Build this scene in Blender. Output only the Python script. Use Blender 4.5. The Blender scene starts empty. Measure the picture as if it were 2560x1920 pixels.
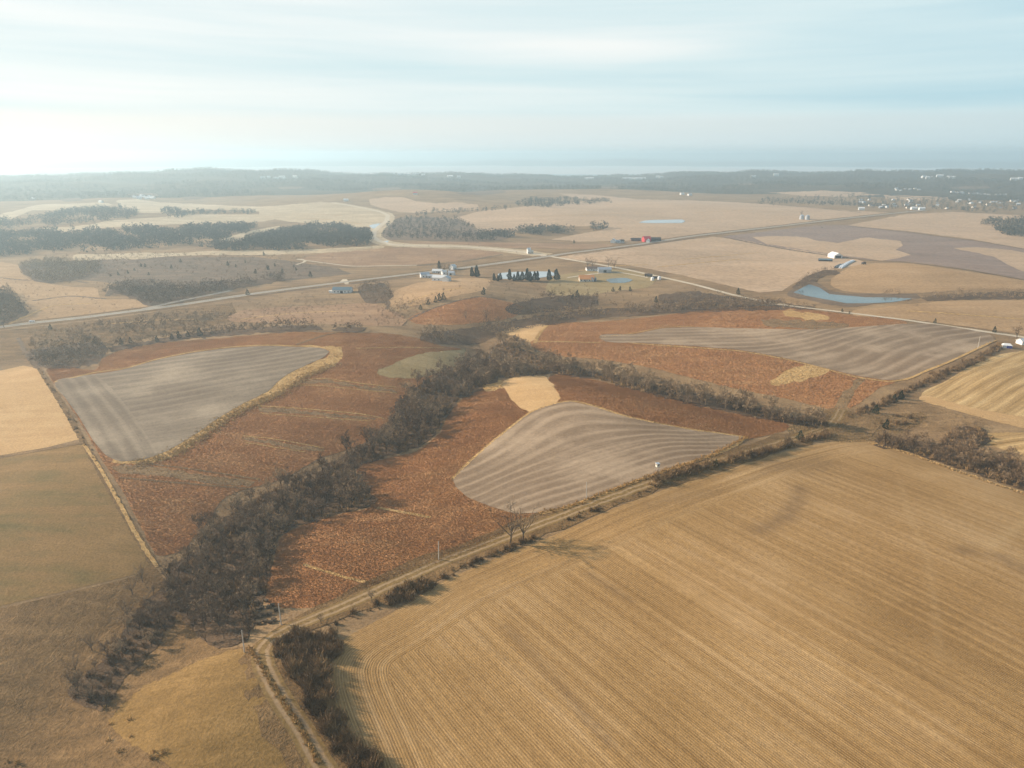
import bpy, math, random
import numpy as np
from mathutils import Vector, geometry

random.seed(7)
rng = np.random.default_rng(11)
SC = bpy.context.scene
COL = SC.collection

# ------------------------------------------------------------------ camera
F, CX, CY = 1777.0, 1280.0, 960.0            # focal length and centre of a 2560 x 1920 frame
HC, PITCH = 150.0, math.radians(17.93)
K = 2560 / 2212                              # survey points below are kept on a 2212 wide scale
cam = bpy.data.cameras.new('camera')
cam.sensor_width = 36.0
cam.lens = 36.0 * F / 2560
cam.clip_start, cam.clip_end = 1.0, 120000.0
camo = bpy.data.objects.new('camera', cam)
COL.objects.link(camo)
camo.location = (0, 0, HC)
camo.rotation_euler = (math.pi / 2 - PITCH, 0, 0)
SC.camera = camo

# ------------------------------------------------------------------ terrain
def flat(p):
    p = np.atleast_2d(np.asarray(p, float)) * K
    x = (p[:, 0] - CX) / F
    y = (CY - p[:, 1]) / F
    d = np.stack([x, math.cos(PITCH) + y * math.sin(PITCH), -math.sin(PITCH) + y * math.cos(PITCH)], 1)
    return d

def flat_xy(p):
    d = flat(p)
    return d[:, :2] * (-HC / d[:, 2])[:, None]

BUMPS = []
for (u, v, h, sx, sy, rot) in [
        (1330, 960, 7, 75, 85, 0), (1240, 880, 4, 60, 60, 0),
        (1900, 1130, 6, 130, 130, 0), (1500, 1350, 2, 150, 90, 0),
        (520, 800, 8, 130, 130, 0), (820, 745, 7, 70, 90, 0),
        (1010, 665, 13, 70, 80, 0), (1800, 720, 8, 190, 120, 0),
        (640, 720, 5, 60, 60, 0), (2000, 600, 12, 190, 110, 0), (2120, 680, 7, 150, 80, 0),
        (520, 1530, 4, 32, 32, 0), (100, 1120, 5, 70, 80, 0), (2150, 840, 5, 70, 70, 0),
        (900, 535, 10, 260, 130, 0), (1500, 460, 14, 700, 330, 0), (860, 432, 24, 330, 330, 0),
        (1000, 440, 12, 260, 260, 0), (950, 625, 6, 90, 70, 0), (1350, 560, 8, 160, 120, 0),
        (1280, 420, 18, 420, 400, 0), (1790, 414, 18, 420, 420, 0)]:
    c = flat_xy((u, v))[0]
    BUMPS.append((c[0], c[1], h, sx, sy))
CREEK = [flat_xy([(150, 1520), (300, 1380), (440, 1280), (560, 1120), (700, 1050), (850, 950), (980, 850),
                  (1070, 780), (1250, 805), (1450, 850), (1650, 900), (1800, 920), (1950, 950), (2150, 1010), (2300, 1060)]),
         flat_xy([(1070, 780), (1030, 735), (1100, 705), (1250, 675), (1450, 668), (1650, 655)]),
         flat_xy([(1000, 740), (850, 712), (600, 715), (400, 735), (200, 775), (60, 790)])]
SKX = np.array([-900, 0, 150, 300, 380, 480, 600, 700, 760, 900, 1000, 1080, 1180, 1280, 1380, 1440, 1520, 1650, 1700, 1760, 1900, 2050, 2212, 3100.])
SKY = np.array([384, 381, 374, 370, 366, 365, 366, 370, 375, 374, 373, 376, 379, 381, 379, 374, 369, 369, 371, 368, 369, 366, 364, 366.])
_d = flat(np.stack([SKX, SKY], 1))
SK_AZ = np.arctan2(_d[:, 0], _d[:, 1])
SK_TAN = -_d[:, 2] / np.hypot(_d[:, 0], _d[:, 1])

def sstep(a, b, x):
    t = np.clip((x - a) / (b - a), 0, 1)
    return t * t * (3 - 2 * t)

def seg_dist(px, py, poly):
    best = np.full(px.shape, 1e9)
    for (ax, ay), (bx, by) in zip(poly[:-1], poly[1:]):
        dx, dy = bx - ax, by - ay
        t = np.clip(((px - ax) * dx + (py - ay) * dy) / (dx * dx + dy * dy + 1e-9), 0, 1)
        best = np.minimum(best, (px - ax - t * dx) ** 2 + (py - ay - t * dy) ** 2)
    return np.sqrt(best)

def H(x, y):
    x = np.asarray(x, float); y = np.asarray(y, float)
    r = np.hypot(x, y)
    az = np.arctan2(x, y)
    z = np.zeros_like(r)
    for (cx, cy, h, sx, sy) in BUMPS:
        z += h * np.exp(-((x - cx) / sx) ** 2 - ((y - cy) / sy) ** 2)
    for k, c in enumerate(CREEK):
        z -= (4.5, 5, 3)[k] * np.exp(-(seg_dist(x, y, c) / 30.0) ** 2)
    far = sstep(900, 1700, r) * (1 - sstep(2800, 3600, r))
    z += far * (4.0 * np.sin(x / 170 + 1.1 + 0.6 * np.sin(y / 260)) * np.sin(y / 230 + 0.4) + 2.0 * np.sin(x / 83 + y / 140))
    z += 0.5 * np.sin(x / 37 + 0.7) * np.sin(y / 43) + 0.25 * np.sin(x / 17 + y / 23)
    top = HC - 5200 * np.interp(az, SK_AZ, SK_TAN) - 10 + 3 * np.sin(az * 61) + 2 * np.sin(az * 143 + 1)
    z += (top) * sstep(3000, 5200, r) * (1 - sstep(5200, 6300, r)) - 40 * sstep(5300, 6300, r)
    z += sstep(3000, 3600, r) * (1 - sstep(5000, 6000, r)) * (13 * np.sin(r / 170 + 3 * np.sin(az * 9)) * np.sin(az * 23 + r / 500))
    z += sstep(11800, 13500, r) * (55 + 20 * np.sin(az * 13) + 14 * np.sin(az * 37 + 2))
    return z

def unproject(pts):
    """points of the survey -> places on the terrain (first hit of the sight line)."""
    d = flat(pts)
    n = len(d)
    d = d / np.linalg.norm(d, axis=1)[:, None]
    ts = 45 * 1.012 ** np.arange(0, 560)
    hit = np.full(n, ts[-1]); lo = np.full(n, ts[0]); done = np.zeros(n, bool)
    for i in range(0, len(ts), 40):
        if done.all():
            break
        tt = ts[i:i + 40]
        X = d[:, 0:1] * tt; Y = d[:, 1:2] * tt; Z = HC + d[:, 2:3] * tt
        below = Z < H(X, Y)
        anyb = below.any(1) & ~done
        idx = below.argmax(1)
        for j in np.nonzero(anyb)[0]:
            hit[j] = tt[idx[j]]; lo[j] = hit[j] / 1.012
        done |= anyb
    for _ in range(18):
        mid = (lo + hit) / 2
        b = HC + d[:, 2] * mid < H(d[:, 0] * mid, d[:, 1] * mid)
        hit = np.where(b, mid, hit); lo = np.where(b, lo, mid)
    return np.stack([d[:, 0] * hit, d[:, 1] * hit], 1)

def S(pts):                                  # survey points noted on the 2560 scale
    return [(a / K, b / K) for a, b in pts]

def at(u, v):                                # one point of the 2560 scale -> Vector on the ground
    p = unproject([(u / K, v / K)])[0]
    return Vector((p[0], p[1], float(H(p[0], p[1]))))

# ------------------------------------------------------------------ helpers
def lin(c):
    c = np.asarray(c, float) / 255
    c = np.where(c <= 0.04045, c / 12.92, ((c + 0.055) / 1.055) ** 2.4)
    return (float(c[0]), float(c[1]), float(c[2]), 1.0)

def tag(o, label=None, cat=None, group=None, kind=None):
    if label: o['label'] = label
    if cat: o['category'] = cat
    if group: o['group'] = group
    if kind: o['kind'] = kind
    return o

def mesh_np(name, verts, faces, mats, attrs=None, matidx=None, smooth=False):
    """mesh from numpy arrays; faces (n,3) or (n,4)."""
    me = bpy.data.meshes.new(name)
    verts = np.asarray(verts, np.float32); faces = np.asarray(faces, np.int32)
    k = faces.shape[1]
    me.vertices.add(len(verts)); me.vertices.foreach_set('co', verts.ravel())
    me.loops.add(faces.size); me.loops.foreach_set('vertex_index', faces.ravel())
    me.polygons.add(len(faces))
    me.polygons.foreach_set('loop_start', np.arange(0, faces.size, k, dtype=np.int32))
    me.polygons.foreach_set('loop_total', np.full(len(faces), k, np.int32))
    for m in (mats if isinstance(mats, (list, tuple)) else [mats]):
        me.materials.append(m)
    if matidx is not None:
        me.polygons.foreach_set('material_index', np.asarray(matidx, np.int32))
    if smooth:
        me.polygons.foreach_set('use_smooth', np.ones(len(faces), bool))
    for nm, arr in (attrs or {}).items():
        a = me.attributes.new(nm, 'FLOAT', 'POINT')
        a.data.foreach_set('value', np.asarray(arr, np.float32))
    me.update(calc_edges=True)
    return me

def link(name, me, parent=None, loc=None):
    o = bpy.data.objects.new(name, me)
    COL.objects.link(o)
    if parent is not None: o.parent = parent
    if loc is not None: o.location = loc
    return o

class MB:
    """collects boxes, prisms and tubes into one mesh (local coordinates)."""
    def __init__(self): self.v = []; self.f = []; self.m = []
    def add(self, vs, fs, m=0):
        b = len(self.v); self.v += [tuple(p) for p in vs]; self.f += [tuple(b + i for i in f) for f in fs]; self.m += [m] * len(fs)
        return self
    def box(self, c, s, m=0, rz=0):
        x, y, z = s[0] / 2, s[1] / 2, s[2] / 2
        ca, sa = math.cos(rz), math.sin(rz)
        vs = [(c[0] + a * x * ca - b * y * sa, c[1] + a * x * sa + b * y * ca, c[2] + d * z) for d in (-1, 1) for a, b in ((-1, -1), (1, -1), (1, 1), (-1, 1))]
        return self.add(vs, [(3, 2, 1, 0), (4, 5, 6, 7), (0, 1, 5, 4), (1, 2, 6, 5), (2, 3, 7, 6), (3, 0, 4, 7)], m)
    def tube(self, p, q, r0, r1, n=8, m=0, caps=True):
        p = Vector(p); q = Vector(q); d = (q - p).normalized()
        a = d.orthogonal().normalized(); b = d.cross(a)
        vs = [p + (a * math.cos(t) + b * math.sin(t)) * r0 for t in [2 * math.pi * i / n for i in range(n)]]
        vs += [q + (a * math.cos(t) + b * math.sin(t)) * r1 for t in [2 * math.pi * i / n for i in range(n)]]
        fs = [(i, (i + 1) % n, n + (i + 1) % n, n + i) for i in range(n)]
        if caps: fs += [tuple(range(n - 1, -1, -1)), tuple(range(n, 2 * n))]
        return self.add(vs, fs, m)
    def build(self, name, mats, parent=None, loc=None):
        me = bpy.data.meshes.new(name)
        me.from_pydata(self.v, [], self.f)
        for m in (mats if isinstance(mats, (list, tuple)) else [mats]): me.materials.append(m)
        if any(self.m): me.polygons.foreach_set('material_index', self.m)
        me.update()
        return link(name, me, parent, loc)

def empty(name, loc, rz=0):
    o = bpy.data.objects.new(name, None); COL.objects.link(o)
    o.location = loc; o.rotation_euler = (0, 0, rz); o.empty_display_size = 0.5
    return o

# ------------------------------------------------------------------ materials
def new_mat(name):
    m = bpy.data.materials.new(name); m.use_nodes = True
    nt = m.node_tree; nt.nodes.clear()
    out = nt.nodes.new('ShaderNodeOutputMaterial'); b = nt.nodes.new('ShaderNodeBsdfPrincipled')
    b.inputs['Roughness'].default_value = 0.95; b.inputs['Specular IOR Level'].default_value = 0.1
    nt.links.new(b.outputs[0], out.inputs[0])
    return m, nt, b

def N(nt, t, **kw):
    n = nt.nodes.new(t)
    for k, v in kw.items(): setattr(n, k, v)
    return n

def noise(nt, vec, scale, detail=4, rough=0.55, dist=0.0):
    n = N(nt, 'ShaderNodeTexNoise'); n.inputs['Scale'].default_value = scale; n.inputs['Detail'].default_value = detail
    n.inputs['Roughness'].default_value = rough; n.inputs['Distortion'].default_value = dist
    if vec is not None: nt.links.new(vec, n.inputs['Vector'])
    return n.outputs['Fac']

def ramp(nt, fac, stops):
    r = N(nt, 'ShaderNodeValToRGB'); e = r.color_ramp.elements
    while len(e) < len(stops): e.new(0.5)
    for el, (p, c) in zip(e, stops): el.position = p; el.color = c
    nt.links.new(fac, r.inputs[0]); return r.outputs[0]

def mth(nt, op, a, b=0.0, clamp=False):
    n = N(nt, 'ShaderNodeMath', operation=op); n.use_clamp = clamp
    for i, v in enumerate((a, b)):
        if hasattr(v, 'links'): nt.links.new(v, n.inputs[i])
        else: n.inputs[i].default_value = v
    return n.outputs[0]

def mixc(nt, fac, a, b, mode='MIX'):
    n = N(nt, 'ShaderNodeMix', data_type='RGBA', blend_type=mode)
    for s, v in ((n.inputs[0], fac), (n.inputs[6], a), (n.inputs[7], b)):
        if hasattr(v, 'links'): nt.links.new(v, s)
        else: s.default_value = v
    return n.outputs[2]

def attr(nt, name):
    a = N(nt, 'ShaderNodeAttribute'); a.attribute_name = name; return a.outputs['Fac']

def comb(nt, x, y, z=0.0):
    c = N(nt, 'ShaderNodeCombineXYZ')
    for i, v in enumerate((x, y, z)):
        if hasattr(v, 'links'): nt.links.new(v, c.inputs[i])
        else: c.inputs[i].default_value = v
    return c.outputs[0]

def bump(nt, b, h, strength, dist):
    n = N(nt, 'ShaderNodeBump'); n.inputs['Strength'].default_value = strength; n.inputs['Distance'].default_value = dist
    nt.links.new(h, n.inputs['Height']); nt.links.new(n.outputs[0], b.inputs['Normal'])

ALB = 0.80
def C(r, g, b): 
    c = lin((r, g, b)); return (c[0] * ALB, c[1] * ALB, c[2] * ALB, 1)

def ground_mat(name, c1, c2, c3=None, big=60, mid=9, fine=0.9, fw=0.45, bmp=0.4, bdist=0.5, contrast=1.0, streak=0.35):
    """dry grass or soil: three noise sizes (metres) over a ramp of its colours."""
    m, nt, b = new_mat(name)
    g = N(nt, 'ShaderNodeNewGeometry').outputs['Position']
    n1 = noise(nt, g, 1 / big, 4, 0.6); n2 = noise(nt, g, 1 / mid, 5, 0.65, 0.6); n3 = noise(nt, g, 1 / fine, 3, 0.7)
    f = mth(nt, 'ADD', mth(nt, 'MULTIPLY', n1, 1 - fw), mth(nt, 'MULTIPLY', n2, fw * 0.6))
    f = mth(nt, 'ADD', f, mth(nt, 'MULTIPLY', n3, fw * 0.4))
    mp = N(nt, 'ShaderNodeMapping'); nt.links.new(g, mp.inputs[0]); mp.inputs['Rotation'].default_value = (0, 0, .35); mp.inputs['Scale'].default_value = (.22, 1.3, 1)
    n4 = noise(nt, mp.outputs[0], 1 / (mid * 1.6), 4, .6, .8)
    f = mth(nt, 'ADD', mth(nt, 'MULTIPLY', f, 1 - streak), mth(nt, 'MULTIPLY', n4, streak))
    lo, hi = 0.5 - 0.15 / contrast, 0.5 + 0.15 / contrast
    st = [(lo, c1), (hi, c2)] if c3 is None else [(lo, c1), (0.5, c2), (hi, c3)]
    col = ramp(nt, f, st)
    sp = ramp(nt, n3, [(0.30, (0.72, 0.70, 0.68, 1)), (0.5, (1, 1, 1, 1)), (0.72, (1.22, 1.2, 1.15, 1))])
    col = mixc(nt, 0.8, col, sp, 'MULTIPLY')
    nt.links.new(col, b.inputs['Base Color'])
    bump(nt, b, mth(nt, 'ADD', n3, mth(nt, 'MULTIPLY', n2, 2.0)), bmp, bdist)
    return m

def stripe_mat(name, c1, c2, c3, k=1.0, along=0.02, fine=1.0, amount=0.75, rows=None, rowk=0.0, bmp=0.3, head=None, lines=0.0, lk=.68):
    """worked field: bands that follow the passes (attribute s across them, t along them, metres)."""
    m, nt, b = new_mat(name)
    g = N(nt, 'ShaderNodeNewGeometry').outputs['Position']
    s, t = attr(nt, 's'), attr(nt, 't')
    if head:
        s2, t2 = attr(nt, 's2'), attr(nt, 't2')
        hn = mth(nt, 'MULTIPLY', mth(nt, 'SUBTRACT', noise(nt, g, 1 / 9.0, 5, .7), .5), 16.0)
        hm = mth(nt, 'LESS_THAN', mth(nt, 'ADD', s2, hn), head)
        def mixf(a_, b_): return mth(nt, 'ADD', mth(nt, 'MULTIPLY', a_, mth(nt, 'SUBTRACT', 1.0, hm)), mth(nt, 'MULTIPLY', b_, hm))
        s, t = mixf(s, s2), mixf(t, t2)
    wob = mth(nt, 'MULTIPLY', mth(nt, 'SUBTRACT', noise(nt, g, 1 / 25.0, 3), 0.5), 0.9)
    s2 = mth(nt, 'ADD', s, wob)
    v = comb(nt, mth(nt, 'MULTIPLY', s2, k), mth(nt, 'MULTIPLY', t, along))
    n1 = noise(nt, v, 1.0, 3, 0.6); n2 = noise(nt, v, 3.7, 3, 0.6)
    g1 = noise(nt, g, 1 / 55.0, 4, 0.6); g3 = noise(nt, g, 1 / fine, 3, 0.75)
    w = mth(nt, 'SINE', mth(nt, 'MULTIPLY', s2, k * 6.2832 * 0.62))
    f = mth(nt, 'ADD', mth(nt, 'MULTIPLY', n1, amount * 0.7), mth(nt, 'MULTIPLY', n2, amount * 0.3))
    f = mth(nt, 'ADD', f, mth(nt, 'MULTIPLY', g1, 1 - amount))
    f = mth(nt, 'ADD', f, mth(nt, 'MULTIPLY', w, 0.06 * amount))
    col = ramp(nt, f, [(0.36, c1), (0.50, c2), (0.64, c3)])
    sp = ramp(nt, g3, [(0.28, (0.75, 0.74, 0.72, 1)), (0.5, (1, 1, 1, 1)), (0.72, (1.22, 1.2, 1.16, 1))])
    col = mixc(nt, 0.7, col, sp, 'MULTIPLY')
    if rows:
        st = noise(nt, comb(nt, mth(nt, 'MULTIPLY', s, 1.5), mth(nt, 'MULTIPLY', t, .45)), 1.0, 3, .7)
        n5 = noise(nt, comb(nt, mth(nt, 'MULTIPLY', s, .85), mth(nt, 'MULTIPLY', t, .008)), 1.0, 2, .6)
        col = mixc(nt, .5, col, ramp(nt, n5, [(.32, (.74, .72, .70, 1)), (.5, (1, 1, 1, 1)), (.68, (1.2, 1.18, 1.14, 1))]), 'MULTIPLY')
        col = mixc(nt, .8, col, ramp(nt, st, [(.30, (.70, .68, .66, 1)), (.5, (1, 1, 1, 1)), (.70, (1.28, 1.25, 1.2, 1))]), 'MULTIPLY')
    h = g3
    if lines:
        ph = mth(nt, 'ADD', mth(nt, 'MULTIPLY', s2, 6.2832 / lines), mth(nt, 'MULTIPLY', mth(nt, 'SUBTRACT', g1, .5), 3.0))
        pl = mth(nt, 'POWER', mth(nt, 'ADD', mth(nt, 'MULTIPLY', mth(nt, 'SINE', ph), .5), .5), 2.6)
        brk = ramp(nt, noise(nt, comb(nt, mth(nt, 'MULTIPLY', s2, .12), mth(nt, 'MULTIPLY', t, .03)), 1.0, 4, .65), [(.36, (.4, .4, .4, 1)), (.60, (1, 1, 1, 1))])
        col = mixc(nt, mth(nt, 'MULTIPLY', mth(nt, 'MULTIPLY', pl, brk), lk), col, c3)
        clod = noise(nt, g, 1 / 2.2, 5, .75)
        col = mixc(nt, .7, col, ramp(nt, clod, [(.34, (.80, .79, .78, 1)), (.5, (1, 1, 1, 1)), (.66, (1.14, 1.13, 1.12, 1))]), 'MULTIPLY')
    if rows:
        ro = mth(nt, 'SINE', mth(nt, 'ADD', mth(nt, 'MULTIPLY', s, 6.2832 / rows), mth(nt, 'MULTIPLY', g3, 1.6)))
        rr = mth(nt, 'ADD', mth(nt, 'MULTIPLY', ro, 0.5), 0.5)
        patch = ramp(nt, noise(nt, v, 1.7, 2), [(0.38, (0.08, 0.08, 0.08, 1)), (0.62, (1, 1, 1, 1))])
        col = mixc(nt, mth(nt, 'MULTIPLY', patch, rowk), col, mixc(nt, rr, (0.42, 0.38, 0.34, 1), (1.25, 1.25, 1.25, 1)), 'MULTIPLY')
        h = mth(nt, 'ADD', g3, mth(nt, 'MULTIPLY', rr, 0.35))
    if head:
        wv = attr(nt, 'wash'); wn = mth(nt, 'ADD', mth(nt, 'MULTIPLY', noise(nt, g, 1 / 5.0, 5, .75), .7), mth(nt, 'MULTIPLY', g3, .5))
        wq = mth(nt, 'MULTIPLY', mth(nt, 'SUBTRACT', wn, .25), 1.7)
        dk = mth(nt, 'MULTIPLY', mth(nt, 'MULTIPLY', wv, wq), .8, True); lt = mth(nt, 'MULTIPLY', mth(nt, 'MULTIPLY', wv, wq), -.6, True)
        col = mixc(nt, dk, col, C(112, 88, 64)); col = mixc(nt, lt, col, C(214, 182, 134))
    nt.links.new(col, b.inputs['Base Color'])
    bump(nt, b, h, bmp, 0.35)
    return m

def plain(name, col, rough=0.8, spec=0.2, metal=0.0, var=0.12, sc=1.5):
    m, nt, b = new_mat(name)
    b.inputs['Roughness'].default_value = rough; b.inputs['Specular IOR Level'].default_value = spec; b.inputs['Metallic'].default_value = metal
    g = N(nt, 'ShaderNodeTexCoord').outputs['Object']
    n = noise(nt, g, sc, 4, 0.6)
    lo = tuple(c * (1 - var) for c in col[:3]) + (1,); hi = tuple(min(1, c * (1 + var)) for c in col[:3]) + (1,)
    nt.links.new(ramp(nt, n, [(0.35, lo), (0.65, hi)]), b.inputs['Base Color'])
    return m

def twig_mat(name, c1, c2, c3, up=.55):
    m, nt, b = new_mat(name)
    gn = N(nt, 'ShaderNodeNewGeometry').outputs['Normal']     # light scatters through fine stems: soften their facing
    sc = N(nt, 'ShaderNodeVectorMath', operation='SCALE'); nt.links.new(gn, sc.inputs[0]); sc.inputs['Scale'].default_value = 1 - up
    ad = N(nt, 'ShaderNodeVectorMath', operation='ADD'); nt.links.new(sc.outputs[0], ad.inputs[0]); ad.inputs[1].default_value = (0, 0, up)
    no = N(nt, 'ShaderNodeVectorMath', operation='NORMALIZE'); nt.links.new(ad.outputs[0], no.inputs[0]); nt.links.new(no.outputs[0], b.inputs['Normal'])
    t = attr(nt, 'tint')
    r = N(nt, 'ShaderNodeObjectInfo').outputs['Random']
    f = mth(nt, 'ADD', mth(nt, 'MULTIPLY', t, 0.65), mth(nt, 'MULTIPLY', r, 0.45))
    nt.links.new(ramp(nt, f, [(0.0, c1), (0.5, c2), (1.0, c3)]), b.inputs['Base Color'])
    return m

M = {}
M['base'] = ground_mat('dry_grassland', C(112, 88, 62), C(150, 122, 88), C(178, 148, 108), 70, 10, 1.1)
M['rough'] = ground_mat('rough_pasture', C(96, 76, 49), C(131, 103, 68), C(163, 131, 90), 38, 5, 0.8, 0.7, 0.7)
M['olive'] = ground_mat('olive_brown_hay', C(114, 101, 61), C(146, 116, 73), C(168, 134, 88), 95, 9, 0.9, 0.3, contrast=1.1)
M['tan'] = ground_mat('tan_hay', C(186, 148, 100), C(202, 164, 114), C(216, 180, 130), 60, 8, 0.9, 0.5, 0.3)
M['gold'] = ground_mat('golden_hay', C(118, 92, 52), C(146, 115, 68), C(170, 136, 86), 22, 5, 0.8, 0.6)
M['red'] = ground_mat('rust_red_prairie', C(158, 106, 66), C(182, 128, 82), C(208, 158, 108), 45, 6, 1.2, 0.55, 0.7, 0.8)
M['redpale'] = ground_mat('faded_prairie', C(136, 106, 78), C(162, 128, 96), C(190, 156, 118), 60, 8, 1.5, 0.55, 0.5)
M['strip'] = ground_mat('straw_grass', C(168, 132, 82), C(206, 166, 108), C(226, 190, 132), 14, 3, 0.9, 0.6, 0.8, 0.8)
M['dimstrip'] = ground_mat('drab_grass', C(112, 90, 62), C(144, 116, 82), C(178, 146, 104), 10, 3, 0.9, 0.6, 0.6)
M['green'] = ground_mat('dull_green_grass', C(144, 124, 84), C(162, 140, 98), C(182, 158, 116), 40, 8, 1.2, 0.4)
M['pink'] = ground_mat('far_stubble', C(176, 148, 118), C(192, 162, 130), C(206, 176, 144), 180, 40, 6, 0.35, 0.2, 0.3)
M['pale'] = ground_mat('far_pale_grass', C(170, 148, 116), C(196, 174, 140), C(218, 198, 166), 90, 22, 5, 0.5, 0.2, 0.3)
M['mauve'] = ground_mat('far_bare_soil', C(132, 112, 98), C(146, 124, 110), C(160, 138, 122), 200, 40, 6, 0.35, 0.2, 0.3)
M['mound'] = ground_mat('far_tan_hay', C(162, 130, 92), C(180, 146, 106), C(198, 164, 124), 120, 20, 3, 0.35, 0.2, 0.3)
M['brush'] = ground_mat('brushy_ground', C(98, 82, 66), C(122, 102, 82), C(148, 124, 98), 40, 10, 2, 0.6, 0.5)
M['litter'] = ground_mat('leaf_litter', C(84, 68, 52), C(104, 84, 64), C(132, 106, 78), 20, 5, 1, 0.6, 0.6)
M['farforest'] = ground_mat('far_forest_floor', C(66, 60, 48), C(84, 74, 58), C(106, 94, 72), 400, 90, 20, 0.6, 0.2)
M['grey'] = stripe_mat('tilled_soil', C(132, 110, 87), C(145, 123, 99), C(186, 162, 134), 0.17, 0.012, amount=.3, lines=10.5)
M['greyleft'] = stripe_mat('tilled_soil_flat', C(126, 110, 92), C(142, 126, 106), C(176, 158, 134), 0.17, 0.012, amount=.3, lines=9, lk=.42)
M['stub'] = stripe_mat('corn_stubble', C(161, 126, 79), C(179, 143, 94), C(198, 163, 116), 0.30, 0.005, 0.55, 0.42, rows=0.78, rowk=0.65, bmp=0.4, head=21.0)
M['head'] = stripe_mat('stubble_headland', C(156, 120, 76), C(180, 142, 94), C(203, 167, 118), 0.25, 0.012, 0.7, 0.45, rows=0.78, rowk=0.35, bmp=0.3)
M['straw'] = stripe_mat('pale_stubble', C(156, 126, 80), C(192, 158, 108), C(220, 188, 136), 0.2, 0.01, 1.0, 0.8, rows=6.0, rowk=0.35)
M['gravel'] = ground_mat('pale_gravel', C(196, 178, 152), C(212, 196, 170), C(224, 210, 188), 30, 4, 0.8, 0.6, 0.2, 0.1)
M['rut'] = ground_mat('rutted_dirt', C(110, 88, 62), C(134, 108, 78), C(152, 126, 94), 18, 4, 0.8, 0.6, 0.6)

def road_mat():
    m, nt, b = new_mat('weathered_asphalt')
    g = N(nt, 'ShaderNodeNewGeometry').outputs['Position']
    a = mth(nt, 'ABSOLUTE', attr(nt, 'a'))
    col = ramp(nt, noise(nt, g, 0.15, 4), [(0.3, C(150, 142, 132)), (0.7, C(172, 164, 152))])
    e = mth(nt, 'MULTIPLY', mth(nt, 'GREATER_THAN', a, 0.70), mth(nt, 'LESS_THAN', a, 0.73))
    col = mixc(nt, e, col, C(225, 222, 215))
    col = mixc(nt, mth(nt, 'LESS_THAN', a, 0.025), col, C(205, 170, 70))
    col = mixc(nt, mth(nt, 'GREATER_THAN', a, 0.76), col, C(186, 170, 146))
    nt.links.new(col, b.inputs['Base Color']); return m
def track_mat():
    m, nt, b = new_mat('two_rut_track')
    g = N(nt, 'ShaderNodeNewGeometry').outputs['Position']
    a = mth(nt, 'ABSOLUTE', attr(nt, 'a'))
    n = noise(nt, g, 0.7, 4, 0.7)
    a2 = mth(nt, 'ADD', a, mth(nt, 'MULTIPLY', mth(nt, 'SUBTRACT', n, 0.5), 0.35))
    grass = ramp(nt, n, [(0.3, C(112, 90, 56)), (0.7, C(160, 130, 82))])
    dirt = ramp(nt, n, [(0.3, C(150, 124, 92)), (0.7, C(182, 154, 118))])
    f = ramp(nt, a2, [(0.22, (0, 0, 0, 1)), (0.34, (1, 1, 1, 1)), (0.55, (1, 1, 1, 1)), (0.72, (0, 0, 0, 1))])
    nt.links.new(mixc(nt, f, grass, dirt), b.inputs['Base Color']); bump(nt, b, n, 0.5, 0.3); return m
M['road'] = road_mat(); M['track'] = track_mat()

def water_mat():
    m, nt, b = new_mat('water')
    b.inputs['Base Color'].default_value = (0.030, 0.055, 0.065, 1); b.inputs['Roughness'].default_value = 0.10
    b.inputs['Specular IOR Level'].default_value = 0.36; b.inputs['IOR'].default_value = 1.33
    g = N(nt, 'ShaderNodeNewGeometry').outputs['Position']
    bump(nt, b, noise(nt, g, 0.6, 3), 0.05, 0.05); return m
M['water'] = water_mat()
M['ice'] = plain('pond_ice', C(176, 186, 190), 0.25, 0.5, 0, 0.05, 0.05)

M['bark'] = twig_mat('grey_brown_bark', C(70, 56, 46), C(94, 78, 64), C(134, 118, 100))
M['twig'] = twig_mat('bare_twigs', C(88, 70, 54), C(138, 112, 86), C(204, 172, 132))
M['shrub'] = twig_mat('shrub_stems', C(96, 76, 56), C(146, 116, 82), C(206, 168, 116))
M['cedar'] = twig_mat('cedar_needles', C(34, 44, 30), C(52, 62, 42), C(72, 78, 52))
M['tuft'] = twig_mat('bluestem_blades', C(184, 122, 74), C(208, 144, 90), C(234, 178, 122), .93)
M['tuftgold'] = twig_mat('straw_blades', C(168, 126, 74), C(206, 160, 98), C(232, 196, 140))
M['farwood'] = twig_mat('far_bare_wood', C(52, 52, 48), C(80, 78, 70), C(116, 110, 94))
M['white'] = plain('white_paint', (0.68, 0.68, 0.66, 1), 0.6, 0.3, 0, 0.05)
M['tin'] = plain('grey_tin', (0.42, 0.45, 0.48, 1), 0.4, 0.5, 0.4, 0.08)
M['slate'] = plain('blue_grey_roof', (0.13, 0.19, 0.22, 1), 0.55, 0.4, 0.0, 0.15)
M['dark'] = plain('dark_wood', (0.05, 0.045, 0.045, 1), 0.8, 0.2)
M['opening'] = plain('dark_opening', (0.03, 0.03, 0.032, 1), 0.5, 0.3)
M['orange'] = plain('orange_shingle', (0.62, 0.27, 0.10, 1), 0.8, 0.2, 0, 0.15)
M['redp'] = plain('red_paint', (0.52, 0.04, 0.05, 1), 0.6, 0.3, 0, 0.1)
M['cream'] = plain('cream_siding', (0.66, 0.60, 0.50, 1), 0.7, 0.2, 0, 0.06)
M['brownroof'] = plain('brown_shingle', (0.16, 0.11, 0.09, 1), 0.8, 0.2, 0, 0.15)
M['glass'] = plain('window_glass', (0.05, 0.07, 0.08, 1), 0.1, 0.5, 0, 0.05)
M['blue'] = plain('blue_paint', (0.06, 0.08, 0.30, 1), 0.5, 0.3)
M['plastic'] = plain('white_plastic', (0.80, 0.80, 0.80, 1), 0.4, 0.4, 0, 0.04)
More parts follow.
